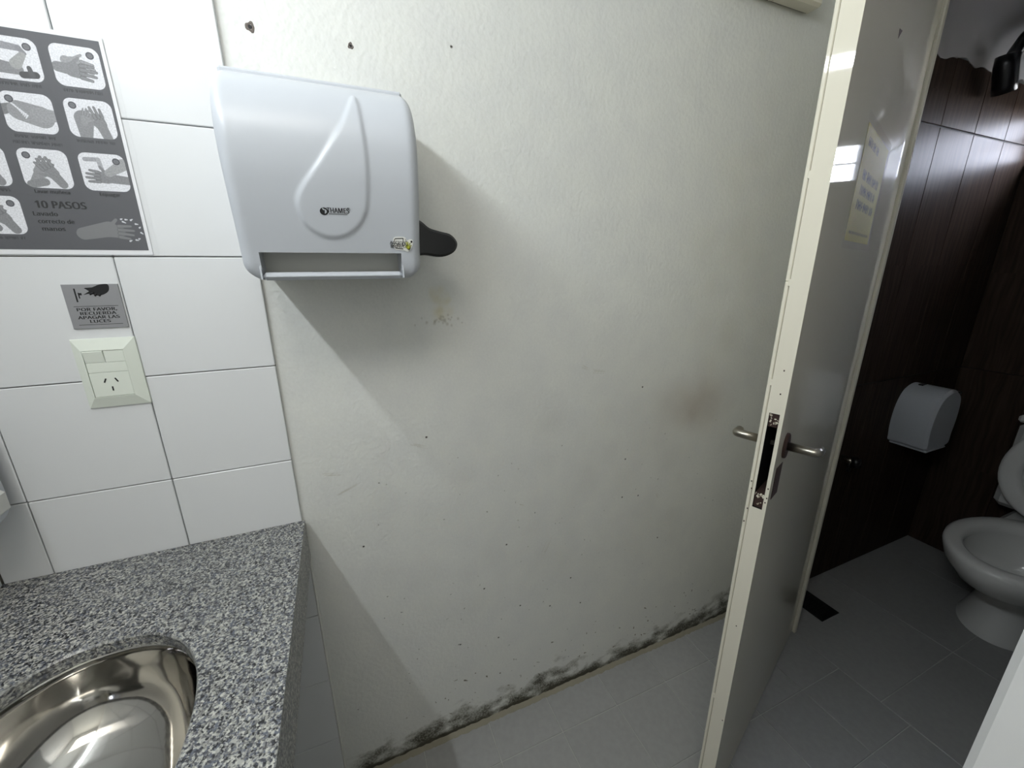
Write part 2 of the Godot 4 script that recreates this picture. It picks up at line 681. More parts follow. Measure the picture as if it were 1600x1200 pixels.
# ------------------------------------------------------------------ the room
func make_structure() -> void:
	# long wall: white tiling, painted plaster, wood-look tiling in the stall
	var wall := struct_node("wall_back", "long wall, white tiled at the basin, painted beyond, wood-look tiled in the stall")
	bb("masonry", Vector3(LEFT_X - 0.1, -0.1, -0.12), Vector3(BACK_X + 0.1, CEIL_Y + 0.1, -0.006), M.grout, wall)
	# painted plaster with texture coordinates of its own
	var st := SurfaceTool.new()
	st.begin(Mesh.PRIMITIVE_TRIANGLES)
	st.set_smooth_group(-1)
	var z := -0.004
	var P := [Vector3(0, 0, z), Vector3(0, 2.6, z), Vector3(1.66, 2.6, z), Vector3(1.66, 0, z)]
	var U := [Vector2(0, 1), Vector2(0, 0), Vector2(1, 0), Vector2(1, 1)]
	for k in [0, 1, 2, 0, 2, 3]:
		st.set_uv(U[k])
		st.add_vertex(P[k])
	st.generate_normals()
	st.generate_tangents()
	part("painted_plaster", st.commit(), M.paint_wall, wall, Vector3.ZERO, "off-white painted plaster with mould along its foot")
	# white tiles 20 x 20 cm
	var joint := 0.0016
	var row0 := 1.5808
	for c in 3:
		var x1 := -c * TILE - joint * 0.5
		var x0 := maxf(-(c + 1) * TILE + joint * 0.5, LEFT_X + 0.001)
		if c == 0:
			x1 = 0.0
		for r in range(-6, 9):
			var y1 := row0 - (r - 1) * TILE - joint * 0.5
			var y0 := row0 - r * TILE + joint * 0.5
			y0 = maxf(y0, 0.001)
			y1 = minf(y1, CEIL_Y - 0.001)
			if y1 - y0 < 0.01:
				continue
			var t := bb("tile", Vector3(x0, y0, -0.006), Vector3(x1, y1, 0.004 + rng.randf_range(-0.0003, 0.0003)), M.white_tile, wall, 0.0012)
			t.rotation = Vector3(rng.randf_range(-0.0012, 0.0012), rng.randf_range(-0.0012, 0.0012), 0)
	# bead of plaster along the cut edge of the tiling under the counter
	bb("edge_bead", Vector3(0.0, 0.0, -0.006), Vector3(0.005, COUNTER_Y - 0.01, 0.0055), M.plain_white, wall, 0.002)
	# wood-look tiles in the stall
	var rows := [[0.0, 0.909], [0.912, 1.809], [1.812, 2.0]]
	var xs := [1.627, 1.840, 2.067, 2.294, 2.520, BACK_X]
	for k in xs.size() - 1:
		for r in rows.size():
			var lo := Vector3(xs[k] + 0.001, rows[r][0] + 0.001, -0.006)
			var hi := Vector3(xs[k + 1] - 0.001, rows[r][1] - 0.001, 0.004)
			if r == 2:
				hi.y += rng.randf_range(-0.012, 0.012)
			bb("wood_tile", lo, hi, M.woods[(k + r) % 3], wall, 0.0012)
	bb("tile_bed", Vector3(1.62, 0, -0.006), Vector3(BACK_X, 2.0, 0.001), M.wood_joint, wall)
	# ragged plaster edge above the wood-look tiles
	var rag := PackedVector2Array()
	var rn := noise(1.0, 81, 3)
	for k in 90:
		var rx := 1.626 + k * (BACK_X - 1.626) / 89.0
		rag.append(Vector2(rx, 2.002 + 0.022 * rn.get_noise_1d(rx * 6.0)))
	rag.append(Vector2(BACK_X, CEIL_Y))
	rag.append(Vector2(1.626, CEIL_Y))
	part("upper_plaster", extrude(rag, -0.006, 0.006), M.grey_paint, wall)
	# foot of the wall: crumbled caulk between plaster and floor
	var ca := []
	var top := PackedVector3Array()
	var mid := PackedVector3Array()
	var bot := PackedVector3Array()
	var nn := noise(0.6, 71, 3)
	for k in 240:
		var x := 0.006 + k * 1.58 / 239.0
		var a := nn.get_noise_1d(x * 60.0)
		var c := nn.get_noise_1d(x * 90.0 + 50.0)
		top.append(Vector3(x, 0.010 + 0.005 * a, -0.004))
		mid.append(Vector3(x, 0.006 + 0.004 * c, 0.002 + 0.0035 * a))
		bot.append(Vector3(x, 0.0, 0.007 + 0.004 * c))
	ca = [top, mid, bot]
	part("caulk_line", grid(ca), M.caulk, wall, Vector3.ZERO, "crumbling dirty caulk at the foot of the wall")

	# floor of the washroom: grey tiles 20 x 20 cm
	var fl := struct_node("floor", "grey tiled floor")
	bb("screed", Vector3(LEFT_X - 0.1, -0.12, -0.1), Vector3(STALL_X, -0.0022, FRONT_Z + 0.1), M.floor_joint, fl)
	var fx := 0.81 - 7 * TILE
	while fx < STALL_X - 0.01:
		var fz := 0.118 - TILE
		while fz < FRONT_Z:
			var lo := Vector3(maxf(fx + 0.001, LEFT_X), -0.01, maxf(fz + 0.001, 0.0))
			var hi := Vector3(minf(fx + TILE - 0.001, STALL_X - 0.001), 0.0, minf(fz + TILE - 0.001, FRONT_Z))
			if hi.x - lo.x > 0.01 and hi.z - lo.z > 0.01 and not (lo.x > PIER_X and lo.z > PIER_Z):
				bb("floor_tile", lo, hi, M.floor_tiles[rng.randi() % 3], fl, 0.001)
			fz += TILE
		fx += TILE
	# floor of the stall
	var sf := struct_node("floor_stall", "large grey tiles on the floor of the toilet stall")
	bb("screed", Vector3(STALL_X, -0.12, -0.1), Vector3(BACK_X + 0.1, -0.0022, 1.1), M.floor_joint, sf)
	for ix in 3:
		for iz in 3:
			var lo := Vector3(STALL_X + 0.001 + ix * 0.45, -0.01, maxf(0.443 + (iz - 1) * 0.45, 0.0))
			var hi := Vector3(minf(STALL_X - 0.001 + (ix + 1) * 0.45, BACK_X), 0.0, minf(0.441 + iz * 0.45, 1.0))
			if hi.x - lo.x > 0.02 and hi.z - lo.z > 0.02:
				bb("floor_tile", lo, hi, M.floor_tiles[(ix + iz) % 3], sf, 0.001)
	# other walls and the ceiling
	var wl := struct_node("wall_left", "white tiled wall behind the basin")
	bb("masonry", Vector3(LEFT_X - 0.12, -0.1, -0.1), Vector3(LEFT_X - 0.0012, CEIL_Y + 0.1, FRONT_Z + 0.1), M.grout, wl)
	for c in 10:
		for r in 13:
			var lo := Vector3(LEFT_X - 0.006, maxf(row0 - (8 - r) * TILE + joint * 0.5, 0.001), 0.006 + c * TILE)
			var hi := Vector3(LEFT_X + 0.0005, minf(row0 - (7 - r) * TILE - joint * 0.5, CEIL_Y - 0.001), minf(0.006 + (c + 1) * TILE - joint, FRONT_Z))
			if hi.y - lo.y > 0.01 and hi.z - lo.z > 0.01:
				bb("tile", lo, hi, M.white_tile, wl, 0.0012)
	var wf := struct_node("wall_front", "white wall behind the viewer")
	bb("masonry", Vector3(LEFT_X - 0.1, -0.1, FRONT_Z), Vector3(PIER_X + 0.1, CEIL_Y + 0.1, FRONT_Z + 0.12), M.plain_white, wf)
	var wr := struct_node("wall_right", "white painted wall corner beside the passage to the stall")
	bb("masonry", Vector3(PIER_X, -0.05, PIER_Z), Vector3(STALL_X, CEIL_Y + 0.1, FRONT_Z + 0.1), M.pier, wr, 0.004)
	var wp := struct_node("wall_partition", "partition between passage and stall")
	bb("header", Vector3(STALL_X, 2.08, 0.0), Vector3(STALL_X + 0.06, CEIL_Y, PIER_Z), M.plain_white, wp)
	var ws := struct_node("wall_stall_side", "side wall of the stall")
	bb("masonry", Vector3(STALL_X, -0.1, 1.0), Vector3(BACK_X + 0.1, CEIL_Y + 0.1, 1.1), M.woods[0], ws)
	bb("return", Vector3(STALL_X, -0.1, PIER_Z), Vector3(STALL_X + 0.06, CEIL_Y + 0.1, 1.0), M.plain_white, ws)
	# end wall of the stall with its small high window
	var we := struct_node("wall_stall_end", "end wall of the stall, wood-look tiled")
	var z0 := 0.025
	var z1 := 0.66
	var y0 := 1.755
	var y1 := 1.94
	bb("masonry", Vector3(BACK_X, -0.1, -0.1), Vector3(BACK_X + 0.1, y0, 1.1), M.wood_joint, we)
	bb("masonry", Vector3(BACK_X, y1, -0.1), Vector3(BACK_X + 0.1, CEIL_Y + 0.1, 1.1), M.grey_paint, we)
	bb("masonry", Vector3(BACK_X, y0, -0.1), Vector3(BACK_X + 0.1, y1, z0), M.wood_joint, we)
	bb("masonry", Vector3(BACK_X, y0, z1), Vector3(BACK_X + 0.1, y1, 1.1), M.wood_joint, we)
	for k in 5:
		for r in 2:
			bb("wood_tile", Vector3(BACK_X - 0.008, [0.001, 0.912][r], 0.005 + k * 0.226), Vector3(BACK_X, [0.909, 1.74][r], minf(0.229 + k * 0.226, 0.999)), M.woods[(k + r + 1) % 3], we, 0.0012)
	var win := struct_node("window_1", "small high window of the stall")
	for s in [[y0, y0 + 0.014], [y1 - 0.014, y1]]:
		bb("frame", Vector3(BACK_X + 0.02, s[0], z0), Vector3(BACK_X + 0.06, s[1], z1), M.plain_white, win, 0.002)
	for s in [[z0, z0 + 0.016], [z1 - 0.016, z1]]:
		bb("frame", Vector3(BACK_X + 0.02, y0, s[0]), Vector3(BACK_X + 0.06, y1, s[1]), M.plain_white, win, 0.002)
	bb("glazing_bar", Vector3(BACK_X + 0.025, 1.843, z0), Vector3(BACK_X + 0.055, 1.851, z1), M.plain_white, win, 0.001)
	var glass := mat(Color(0.9, 0.95, 1.0, 0.12), 0.02)
	glass.transparency = BaseMaterial3D.TRANSPARENCY_ALPHA
	bb("pane", Vector3(BACK_X + 0.038, y0, z0), Vector3(BACK_X + 0.042, 1.845, z1), glass, win)
	bb("pane", Vector3(BACK_X + 0.038, 1.849, z0), Vector3(BACK_X + 0.042, y1, z1), glass, win)
	var cl := struct_node("ceiling", "white ceiling")
	bb("slab", Vector3(LEFT_X - 0.1, CEIL_Y, -0.1), Vector3(BACK_X + 0.1, CEIL_Y + 0.12, FRONT_Z + 0.1), M.ceiling, cl)

# ------------------------------------------------------------------ counter and basin
const BC := Vector2(-0.235, 0.42)
const BA := Vector2(0.139, 0.198)

func basin_point(a: float, k := 1.0) -> Vector2:
	var c := cos(a)
	var s := sin(a)
	var e := 2.0 / 2.25
	return BC + Vector2(signf(c) * pow(absf(c), e) * BA.x, signf(s) * pow(absf(s), e) * BA.y) * k

func make_counter() -> void:
	var ct := thing("granite_countertop", "speckled grey granite countertop with an oval basin cut-out", "countertop")
	var st := SurfaceTool.new()
	st.begin(Mesh.PRIMITIVE_TRIANGLES)
	var x0 := LEFT_X + 0.001
	var x1 := 0.006
	var z0 := 0.0055
	var z1 := 1.30
	var n := 96
	var hole := PackedVector3Array()
	var hole_in := PackedVector3Array()
	var rim := PackedVector3Array()
	for k in n:
		var a := TAU * k / n
		var p := basin_point(a, 1.012)
		var q := basin_point(a, 1.0)
		hole.append(Vector3(p.x, COUNTER_Y, p.y))
		hole_in.append(Vector3(q.x, COUNTER_Y - 0.0022, q.y))
		# matching point on the rectangle's border
		var d := Vector2(cos(a), sin(a))
		var t := INF
		if d.x > 1e-6: t = minf(t, (x1 - BC.x) / d.x)
		if d.x < -1e-6: t = minf(t, (x0 - BC.x) / d.x)
		if d.y > 1e-6: t = minf(t, (z1 - BC.y) / d.y)
		if d.y < -1e-6: t = minf(t, (z0 - BC.y) / d.y)
		rim.append(Vector3(BC.x + d.x * t, COUNTER_Y, BC.y + d.y * t))
	var cut := PackedVector3Array()
	for k in n:
		cut.append(Vector3(hole_in[k].x, COUNTER_Y - 0.020, hole_in[k].z))
	st.set_smooth_group(-1)
	for k in n:
		var j := (k + 1) % n
		quad(st, rim[k], rim[j], hole[j], hole[k])
		quad(st, hole[k], hole[j], hole_in[j], hole_in[k])
		quad(st, hole_in[k], hole_in[j], cut[j], cut[k])
	# corners of the rectangle between rim samples
	for cx in [x0, x1]:
		for cz in [z0, z1]:
			var c := Vector3(cx, COUNTER_Y, cz)
			var near := []
			for k in n:
				var j := (k + 1) % n
				var same := absf(rim[k].x - cx) < 1e-4 and absf(rim[j].z - cz) < 1e-4
				var same2 := absf(rim[k].z - cz) < 1e-4 and absf(rim[j].x - cx) < 1e-4
				if same or same2:
					st.add_vertex(rim[k]); st.add_vertex(c); st.add_vertex(rim[j])
	part("slab", commit(st), M.granite, ct, Vector3.ZERO)
	bb("apron", Vector3(x1 - 0.02, COUNTER_Y - 0.095, z0), Vector3(x1, COUNTER_Y - 0.0002, z1), M.granite, ct, 0.0006)
	bb("underside", Vector3(x0, COUNTER_Y - 0.020, z0), Vector3(x0 + 0.06, COUNTER_Y - 0.001, z1), M.granite, ct)
	# steel bowl
	var bs := thing("sink_basin", "oval polished steel basin set under the granite", "sink")
	var rows := []
	var prof := [[1.06, -0.0205], [1.015, -0.0205], [1.004, -0.024], [0.998, -0.034], [0.985, -0.055], [0.955, -0.080], [0.90, -0.103], [0.80, -0.122], [0.64, -0.135], [0.42, -0.141], [0.16, -0.144], [0.15, -0.150], [0.01, -0.150]]
	for p in prof:
		var row := PackedVector3Array()
		for k in 72:
			var q := basin_point(-TAU * k / 72, p[0])
			row.append(Vector3(q.x, COUNTER_Y + p[1], q.y))
		rows.append(row)
	part("bowl", grid(rows, true), M.steel, bs)
	var dr := part("drain_ring", lathe([Vector2(0.024, 0.0), Vector2(0.024, 0.003), Vector2(0.019, 0.003), Vector2(0.017, -0.002), Vector2(0.001, -0.003)]), M.brushed, bs, Vector3(BC.x, COUNTER_Y - 0.1455, BC.y))
	dr.name = "drain_ring"
	# soap dispenser on the wall behind the basin
	var so := thing("soap_dispenser", "white rounded soap dispenser mounted in the corner above the counter", "soap dispenser")
	var poly := smooth_loop([Vector2(-0.045, -0.07), Vector2(0.0, -0.085), Vector2(0.045, -0.07), Vector2(0.05, 0.0), Vector2(0.045, 0.08), Vector2(0.0, 0.09), Vector2(-0.045, 0.08), Vector2(-0.05, 0.0)], 5)
	var sb := part("body", extrude(poly, 0.0, 0.062, 0.008), M.plastic, so, Vector3(LEFT_X, 1.055, 0.072))
	sb.rotation.y = PI / 2
	var sp := part("push_lever", bevel_box(Vector3(0.06, 0.035, 0.012), 0.004), M.plastic_grey, so, Vector3(LEFT_X + 0.066, 1.01, 0.072))
	sp.rotation.y = PI / 2

# ------------------------------------------------------------------ paper towel dispenser
var prof_pts := [Vector2(1.3445, 0.140), Vector2(1.3452, 0.158), Vector2(1.349, 0.168), Vector2(1.358, 0.174), Vector2(1.370, 0.1775), Vector2(1.384, 0.180), Vector2(1.42, 0.1875), Vector2(1.46, 0.195), Vector2(1.50, 0.200), Vector2(1.54, 0.199), Vector2(1.572, 0.189), Vector2(1.598, 0.171), Vector2(1.615, 0.147), Vector2(1.625, 0.117), Vector2(1.630, 0.08), Vector2(1.632, 0.04), Vector2(1.632, 0.0)]

func front_z(y: float) -> float:
	for k in prof_pts.size() - 1:
		if y >= prof_pts[k].x and y <= prof_pts[k + 1].x:
			return lerpf(prof_pts[k].y, prof_pts[k + 1].y, (y - prof_pts[k].x) / maxf(prof_pts[k + 1].x - prof_pts[k].x, 1e-6))
	return 0.18

func make_towel_dispenser() -> void:
	var root := thing("paper_towel_dispenser", "white plastic paper towel dispenser with teardrop relief and black lever", "paper towel dispenser")
	var xl := 0.003
	var xr := 0.2625
	# teardrop outline
	var drop := smooth_loop([Vector2(0.1793, 1.597), Vector2(0.1592, 1.5565), Vector2(0.1247, 1.506), Vector2(0.095, 1.4676), Vector2(0.0885, 1.4450), Vector2(0.0977, 1.4200), Vector2(0.1249, 1.4057), Vector2(0.1563, 1.4135), Vector2(0.1789, 1.4425), Vector2(0.1858, 1.4944), Vector2(0.1850, 1.5514)], 6)
	# profile resampled
	var pr := PackedVector2Array()
	for k in prof_pts.size() - 1:
		var p0: Vector2 = prof_pts[maxi(k - 1, 0)]
		var p1: Vector2 = prof_pts[k]
		var p2: Vector2 = prof_pts[k + 1]
		var p3: Vector2 = prof_pts[mini(k + 2, prof_pts.size() - 1)]
		var steps := maxi(int(p1.distance_to(p2) / 0.0022), 2)
		for j in steps:
			pr.append(p1.cubic_interpolate(p2, p0, p3, float(j) / steps))
	pr.append(prof_pts[prof_pts.size() - 1])
	var xs := PackedFloat32Array()
	var rad := 0.016
	var wdt := xr - xl
	for j in 9:
		xs.append(rad * (1.0 - cos(PI * 0.5 * j / 8.0)))
	var mid_n := 108
	for j in range(1, mid_n):
		xs.append(rad + (wdt - 2 * rad) * j / mid_n)
	for j in 9:
		xs.append(wdt - rad * (1.0 - cos(PI * 0.5 * (8 - j) / 8.0)))
	var rows := []
	for k in pr.size():
		var t := (pr[mini(k + 1, pr.size() - 1)] - pr[maxi(k - 1, 0)]).normalized()
		var nrm := Vector2(-t.y, t.x)      # (y, z) outward
		var row := PackedVector3Array()
		var narrow := 0.002 * sstep(1.55, 1.385, pr[k].x)
		var low := clampf((1.368 - pr[k].x) / 0.024, 0, 1)
		narrow += 0.013 * (1.0 - sqrt(1.0 - low * low))
		for x in xs:
			var e := 0.0
			if x < rad:
				e = rad - sqrt(maxf(rad * rad - (rad - x) * (rad - x), 0))
			elif x > wdt - rad:
				var q := x - (wdt - rad)
				e = rad - sqrt(maxf(rad * rad - q * q, 0))
			var yz := pr[k] - nrm * e
			yz.y = maxf(yz.y, 0.0)
			var px := xl + x
			px = lerpf(px, (xl + xr) * 0.5, narrow * 2.0 / wdt)
			if pr[k].x < 1.606 and px > 0.08 and px < 0.195 and pr[k].y > 0.15:
				var v := Vector2(px, pr[k].x)
				var dist := 1e9
				for m in drop.size():
					var cp := Geometry2D.get_closest_point_to_segment(v, drop[m], drop[(m + 1) % drop.size()])
					dist = minf(dist, v.distance_to(cp))
				if not Geometry2D.is_point_in_polygon(v, drop):
					dist = -dist
				yz += nrm * 0.0028 * sstep(-0.0045, 0.0035, dist)
			row.append(Vector3(px, yz.x, yz.y))
		rows.append(row)
	rows.reverse()
	var st := SurfaceTool.new()
	st.begin(Mesh.PRIMITIVE_TRIANGLES)
	st.set_smooth_group(0)
	for r in rows.size() - 1:
		var ra: PackedVector3Array = rows[r]
		var rb: PackedVector3Array = rows[r + 1]
		for k in ra.size() - 1:
			var cx := (ra[k].x + ra[k + 1].x) * 0.5
			if cx > 0.0285 and cx < 0.2285 and ra[k].y < 1.3845:
				continue
			quad(st, ra[k], rb[k], rb[k + 1], ra[k + 1])
	# sides back to the wall plate
	var lcol := PackedVector3Array()
	var lback := PackedVector3Array()
	var rcol := PackedVector3Array()
	var rback := PackedVector3Array()
	for r in rows:
		lcol.append(r[0])
		lback.append(Vector3(r[0].x - 0.0002, r[0].y, 0.001))
		rcol.append(r[r.size() - 1])
		rback.append(Vector3(r[r.size() - 1].x + 0.0002, r[r.size() - 1].y, 0.001))
	st.set_smooth_group(1)
	for k in lcol.size() - 1:
		quad(st, lback[k], lback[k + 1], lcol[k + 1], lcol[k])
		quad(st, rcol[k], rcol[k + 1], rback[k + 1], rback[k])
	st.generate_normals()
	part("cover", st.commit(), M.plastic, root, Vector3.ZERO, "glossy white cover with raised teardrop")
	# raised lip along the top where cover and wall plate meet
	bb("top_lip", Vector3(0.0065, 1.622, 0.06), Vector3(0.2575, 1.6345, 0.1105), M.plastic, root, 0.003)
	# bottom: cheeks, slot, roller bar
	bb("slot_side", Vector3(0.0262, 1.346, 0.100), Vector3(0.0285, 1.392, 0.1765), M.plastic, root)
	bb("slot_side", Vector3(0.2285, 1.346, 0.100), Vector3(0.2310, 1.392, 0.1765), M.plastic, root)
	bb("slot_back", Vector3(0.02, 1.346, 0.001), Vector3(0.238, 1.395, 0.130), M.plastic_grey, root, 0.002)
	bb("slot_ceiling", Vector3(0.02, 1.3865, 0.001), Vector3(0.238, 1.391, 0.1785), M.plastic_grey, root)
	bb("lower_bar", Vector3(0.0275, 1.3445, 0.128), Vector3(0.2295, 1.3560, 0.174), M.plastic, root, 0.005)
	bb("wall_plate", Vector3(0.006, 1.350, -0.0035), Vector3(0.2595, 1.628, 0.002), M.plastic_grey, root)
	# lever
	var lv := smooth_loop([Vector2(0.258, 1.444), Vector2(0.2755, 1.4420), Vector2(0.292, 1.430), Vector2(0.312, 1.4245), Vector2(0.331, 1.4195), Vector2(0.3425, 1.405), Vector2(0.335, 1.389), Vector2(0.3126, 1.3805), Vector2(0.285, 1.3835), Vector2(0.258, 1.388)], 5)
	part("lever", extrude(lv, 0.082, 0.108, 0.004), M.black_plastic, root, Vector3.ZERO, "black paddle lever")
	# printed mark and name on the teardrop, lying in its slope
	var tilt := Basis(Vector3.RIGHT, 0.186)
	var disc := PackedVector2Array()
	for k in 22:
		var a := TAU * k / 22
		disc.append(Vector2(0.0057 * cos(a), 0.0052 * sin(a)))
	var mk := part("printed_mark", extrude(disc, 0.0, 0.0003), M.ink, root)
	mk.transform = Transform3D(tilt, Vector3(0.1217, 1.4405, front_z(1.4405) + 0.0031))
	var sw := smooth_loop([Vector2(-0.0022, 0.0050), Vector2(-0.0012, 0.0020), Vector2(0.0018, 0.0015), Vector2(0.0023, -0.0010), Vector2(0.0005, -0.0033), Vector2(0.0033, -0.0012), Vector2(0.0029, 0.0023), Vector2(-0.0002, 0.0027)], 4)
	part("swirl", extrude(sw, 0.0003, 0.0005), M.plastic, mk)
	part("lettering", bold_text("THAMES", 0.0068, 0.00022, 0.86), M.ink, mk, Vector3(0.0190, 0.0017, 0.0002))
	part("lettering", bold_text("®", 0.0026, 0.0, 1.0), M.ink, mk, Vector3(0.0332, 0.0040, 0.0002))
	var small := mat(Color(0.30, 0.31, 0.31), 0.8)
	for k in 14:
		part("small_print", bevel_box(Vector3(0.0012, 0.0013, 0.0003), 0.0), small, mk, Vector3(0.0070 + k * 0.0018, -0.0030, 0.0002))
	# pictogram sticker at the lower right
	var zs := 0.1836
	var stick := smooth_loop([Vector2(0.2165, 1.4045), Vector2(0.220, 1.4085), Vector2(0.231, 1.4090), Vector2(0.2355, 1.4075), Vector2(0.2375, 1.4035), Vector2(0.243, 1.4055), Vector2(0.2470, 1.4035), Vector2(0.2465, 1.3965), Vector2(0.2440, 1.3905), Vector2(0.2385, 1.3862), Vector2(0.2335, 1.3880), Vector2(0.2205, 1.3895), Vector2(0.2165, 1.3945)], 4)
	var white := mat(Color(0.9, 0.9, 0.88), 0.4)
	var sk := part("sticker", extrude(stick, zs - 0.0005, zs), white, root, Vector3.ZERO, "white pictogram sticker with green hand")
	var piv := Vector3(0.2315, 1.3975, zs)
	sk.transform = Transform3D(Basis(Vector3.RIGHT, 0.205), piv - Basis(Vector3.RIGHT, 0.205) * piv)
	for s in [[0.2195, 1.4062, 0.2320, 1.4068, 0.0006], [0.2180, 1.4035, 0.2195, 1.4062, 0.0005], [0.2320, 1.4068, 0.2312, 1.3935, 0.0005], [0.2195, 1.3917, 0.2315, 1.3905, 0.0007], [0.2355, 1.4060, 0.2368, 1.3990, 0.0004], [0.2180, 1.4035, 0.2190, 1.3930, 0.0004]]:
		var path := PackedVector3Array([Vector3(s[0], s[1], zs), Vector3(s[2], s[3], zs)])
		part("drawn_line", tube_mesh(path, s[4], 6), M.ink, sk)
	for t in [["ACCIONE", 1.4000], ["CON LA", 1.3972], ["MUÑECA", 1.3945]]:
		var tm := part("lettering", bold_text(t[0], 0.0017, 0.00006, 1.0), M.ink, sk, Vector3(0.2252, t[1], zs + 0.0002))
		tm.scale.x = 1.05
	var green := mat(Color(0.55, 0.56, 0.10), 0.6)
	var palm := PackedVector3Array([Vector3(0.2385, 1.3905, zs), Vector3(0.2415, 1.3945, zs)])
	part("green_hand", tube_mesh(palm, 0.0028, 8), green, sk)
	for f in [[0.2362, 1.4008], [0.2390, 1.4015], [0.2425, 1.3998], [0.2445, 1.3965], [0.2347, 1.3950]]:
		part("green_finger", tube_mesh(PackedVector3Array([Vector3(0.2395, 1.3925, zs), Vector3(f[0], f[1], zs)]), 0.0008, 6), green, sk)
	var blk := []
	for k in 12:
		blk.append(Vector2(0.2448 + 0.0016 * cos(TAU * k / 12), 1.4018 + 0.0018 * sin(TAU * k / 12)))
	part("dot", extrude(PackedVector2Array(blk), zs, zs + 0.0002), M.ink, sk)

# ------------------------------------------------------------------ door
func make_door() -> void:
	var a := Vector3(0.840, 0.0, 0.4405)
	var hng := Vector3(1.600, 0.0, 0.156)
	var dir := (hng - a).normalized()
	var wid := a.distance_to(hng)
	var n := Vector3(-dir.z, 0, dir.x)       # face towards the viewer's side: (+0.38, 0, +0.925)
	var root := struct_node("door_1", "cream painted door standing open, its lock missing from the edge")
	# local frame: +x along the door from the free edge, +z towards the visible face; z = 0 is that face
	root.transform = Transform3D(Basis(dir, Vector3.UP, n), a)
	var y0 := 0.012
	var y1 := 2.06
	var th := 0.036
	var g := 0.0284
	# leaf with the mortise carved out of its edge
	var leaf := CSGBox3D.new()
	leaf.name = "leaf"
	leaf.size = Vector3(wid, y1 - y0, g)
	leaf.material = M.door
	leaf.position = Vector3(wid * 0.5, (y0 + y1) * 0.5, -g * 0.5)
	root.add_child(leaf, true)
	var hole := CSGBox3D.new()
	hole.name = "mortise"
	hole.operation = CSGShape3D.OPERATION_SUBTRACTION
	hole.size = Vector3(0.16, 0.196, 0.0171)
	hole.material = M.dark  # near-black cut faces stand in for the shade inside the mortise
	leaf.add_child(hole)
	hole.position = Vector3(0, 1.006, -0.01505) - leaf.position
	# chipped wood showing at both ends of the mortise
	bb("bare_wood", Vector3(0.004, 0.908, -0.0236), Vector3(0.075, 0.939, -0.0064), M.rust, root, 0.001)
	bb("bare_wood", Vector3(0.004, 1.076, -0.0236), Vector3(0.075, 1.104, -0.0064), M.rust, root, 0.001)
	for k in 34:
		var lowend := k % 2 == 0
		var yy := rng.randf_range(0.911, 0.937) if lowend else rng.randf_range(1.078, 1.102)
		var c := part("paint_chip", bevel_box(Vector3(0.0016, rng.randf_range(0.002, 0.007), rng.randf_range(0.001, 0.004)), 0.0004), [M.door, M.rust, M.jamb][k % 3], root, Vector3(0.0038, yy, rng.randf_range(-0.0225, -0.008)))
		c.rotation = Vector3(rng.randf_range(-0.8, 0.8), rng.randf_range(-0.4, 0.4), rng.randf_range(-0.3, 0.3))
	# lip of the rebate, with a shadow gap next to it
	bb("rebate_lip", Vector3(0.0015, y0, -th), Vector3(wid, 1.337, -g - 0.0014), M.door, root, 0.0014)
	bb("rebate_lip", Vector3(0.0012, 1.337, -th), Vector3(wid, y1, -g - 0.0012), M.door, root, 0.0014)
	bb("rebate_core", Vector3(0.006, y0, -g - 0.0016), Vector3(wid, y1, -g + 0.001), M.jamb, root)
	# paint bridging the gap here and there
	for yy in [1.50, 1.335, 1.16, 0.40]:
		bb("paint_bridge", Vector3(0.0006, yy - 0.006, -g - 0.0035), Vector3(0.006, yy + 0.006, -g + 0.002), M.door, root, 0.001)
	# small dark knocks in the paint
	for s in [[0.0, 1.142, -0.012], [0.0, 1.185, -0.013], [0.0, 0.62, -0.012], [0.0, 0.87, -0.033], [0.0, 0.90, -0.031], [0.0, 0.35, -0.004], [0.0, 0.945, -0.030], [0.0, 0.925, -0.0035], [0.0, 0.935, -0.0022], [0.0, 0.955, -0.0028], [0.0, 0.10, -0.010], [0.0, 0.96, -0.032]]:
		part("paint_knock", bevel_box(Vector3(0.0006, 0.003, 0.0022), 0.0002), M.rust, root, Vector3(s[0] + 0.0001, s[1], s[2]))
	var tri := PackedVector2Array([Vector2(0.0, 0.0), Vector2(0.030, 0.006), Vector2(0.004, -0.014)])
	part("paint_chip", extrude(tri, 0.0, 0.0006), M.rust, root, Vector3(0.300, 1.775, 0.0))
	# lever handles on both faces, turning on one spindle
	var hs := 0.052
	var hy := 1.030
	for sgn in [1.0, -1.0]:
		var z0: float = 0.0 if sgn > 0 else -th
		var h := part("lever_handle", lever_mesh(sgn), M.brushed, root, Vector3(hs, hy, z0), "worn steel lever handle")
		var ro := part("rosette", extrude(oval(0.017, 0.026), 0.0, 0.005, 0.0015), M.rust if sgn > 0 else M.brushed, h)
		if sgn < 0:
			ro.rotation.y = PI
	bb("spindle", Vector3(hs - 0.004, hy - 0.004, -g), Vector3(hs + 0.004, hy + 0.004, -0.001), M.brushed, root)
	# bare patch below the handle where the lock plate was
	bb("bare_patch", Vector3(0.020, 0.925, -0.0005), Vector3(0.060, 0.992, 0.0008), M.rust, root, 0.0003, "dark bare patch left by the lock plate")
	# jamb of the hinge side
	var tr := struct_node("trim_1", "cream door jamb")
	bb("jamb", Vector3(1.600, 0.0, -0.004), Vector3(1.614, 2.08, 0.1645), M.door, tr, 0.003)
	# laminated notice on the door
	var nt := thing("laminated_notice", "laminated yellowish notice with dark text fixed to the open door", "notice")
	nt.transform = root.transform * Transform3D(Basis(), Vector3(0.345, 1.508, 0.0002))
	var im := Image.create(594, 420, false, Image.FORMAT_RGB8)
	im.fill(Color(0.64, 0.60, 0.34))
	var ink := Color(0.16, 0.15, 0.10)
	smudge_line(im, Vector2(70, 50), Vector2(330, 50), 30, ink)
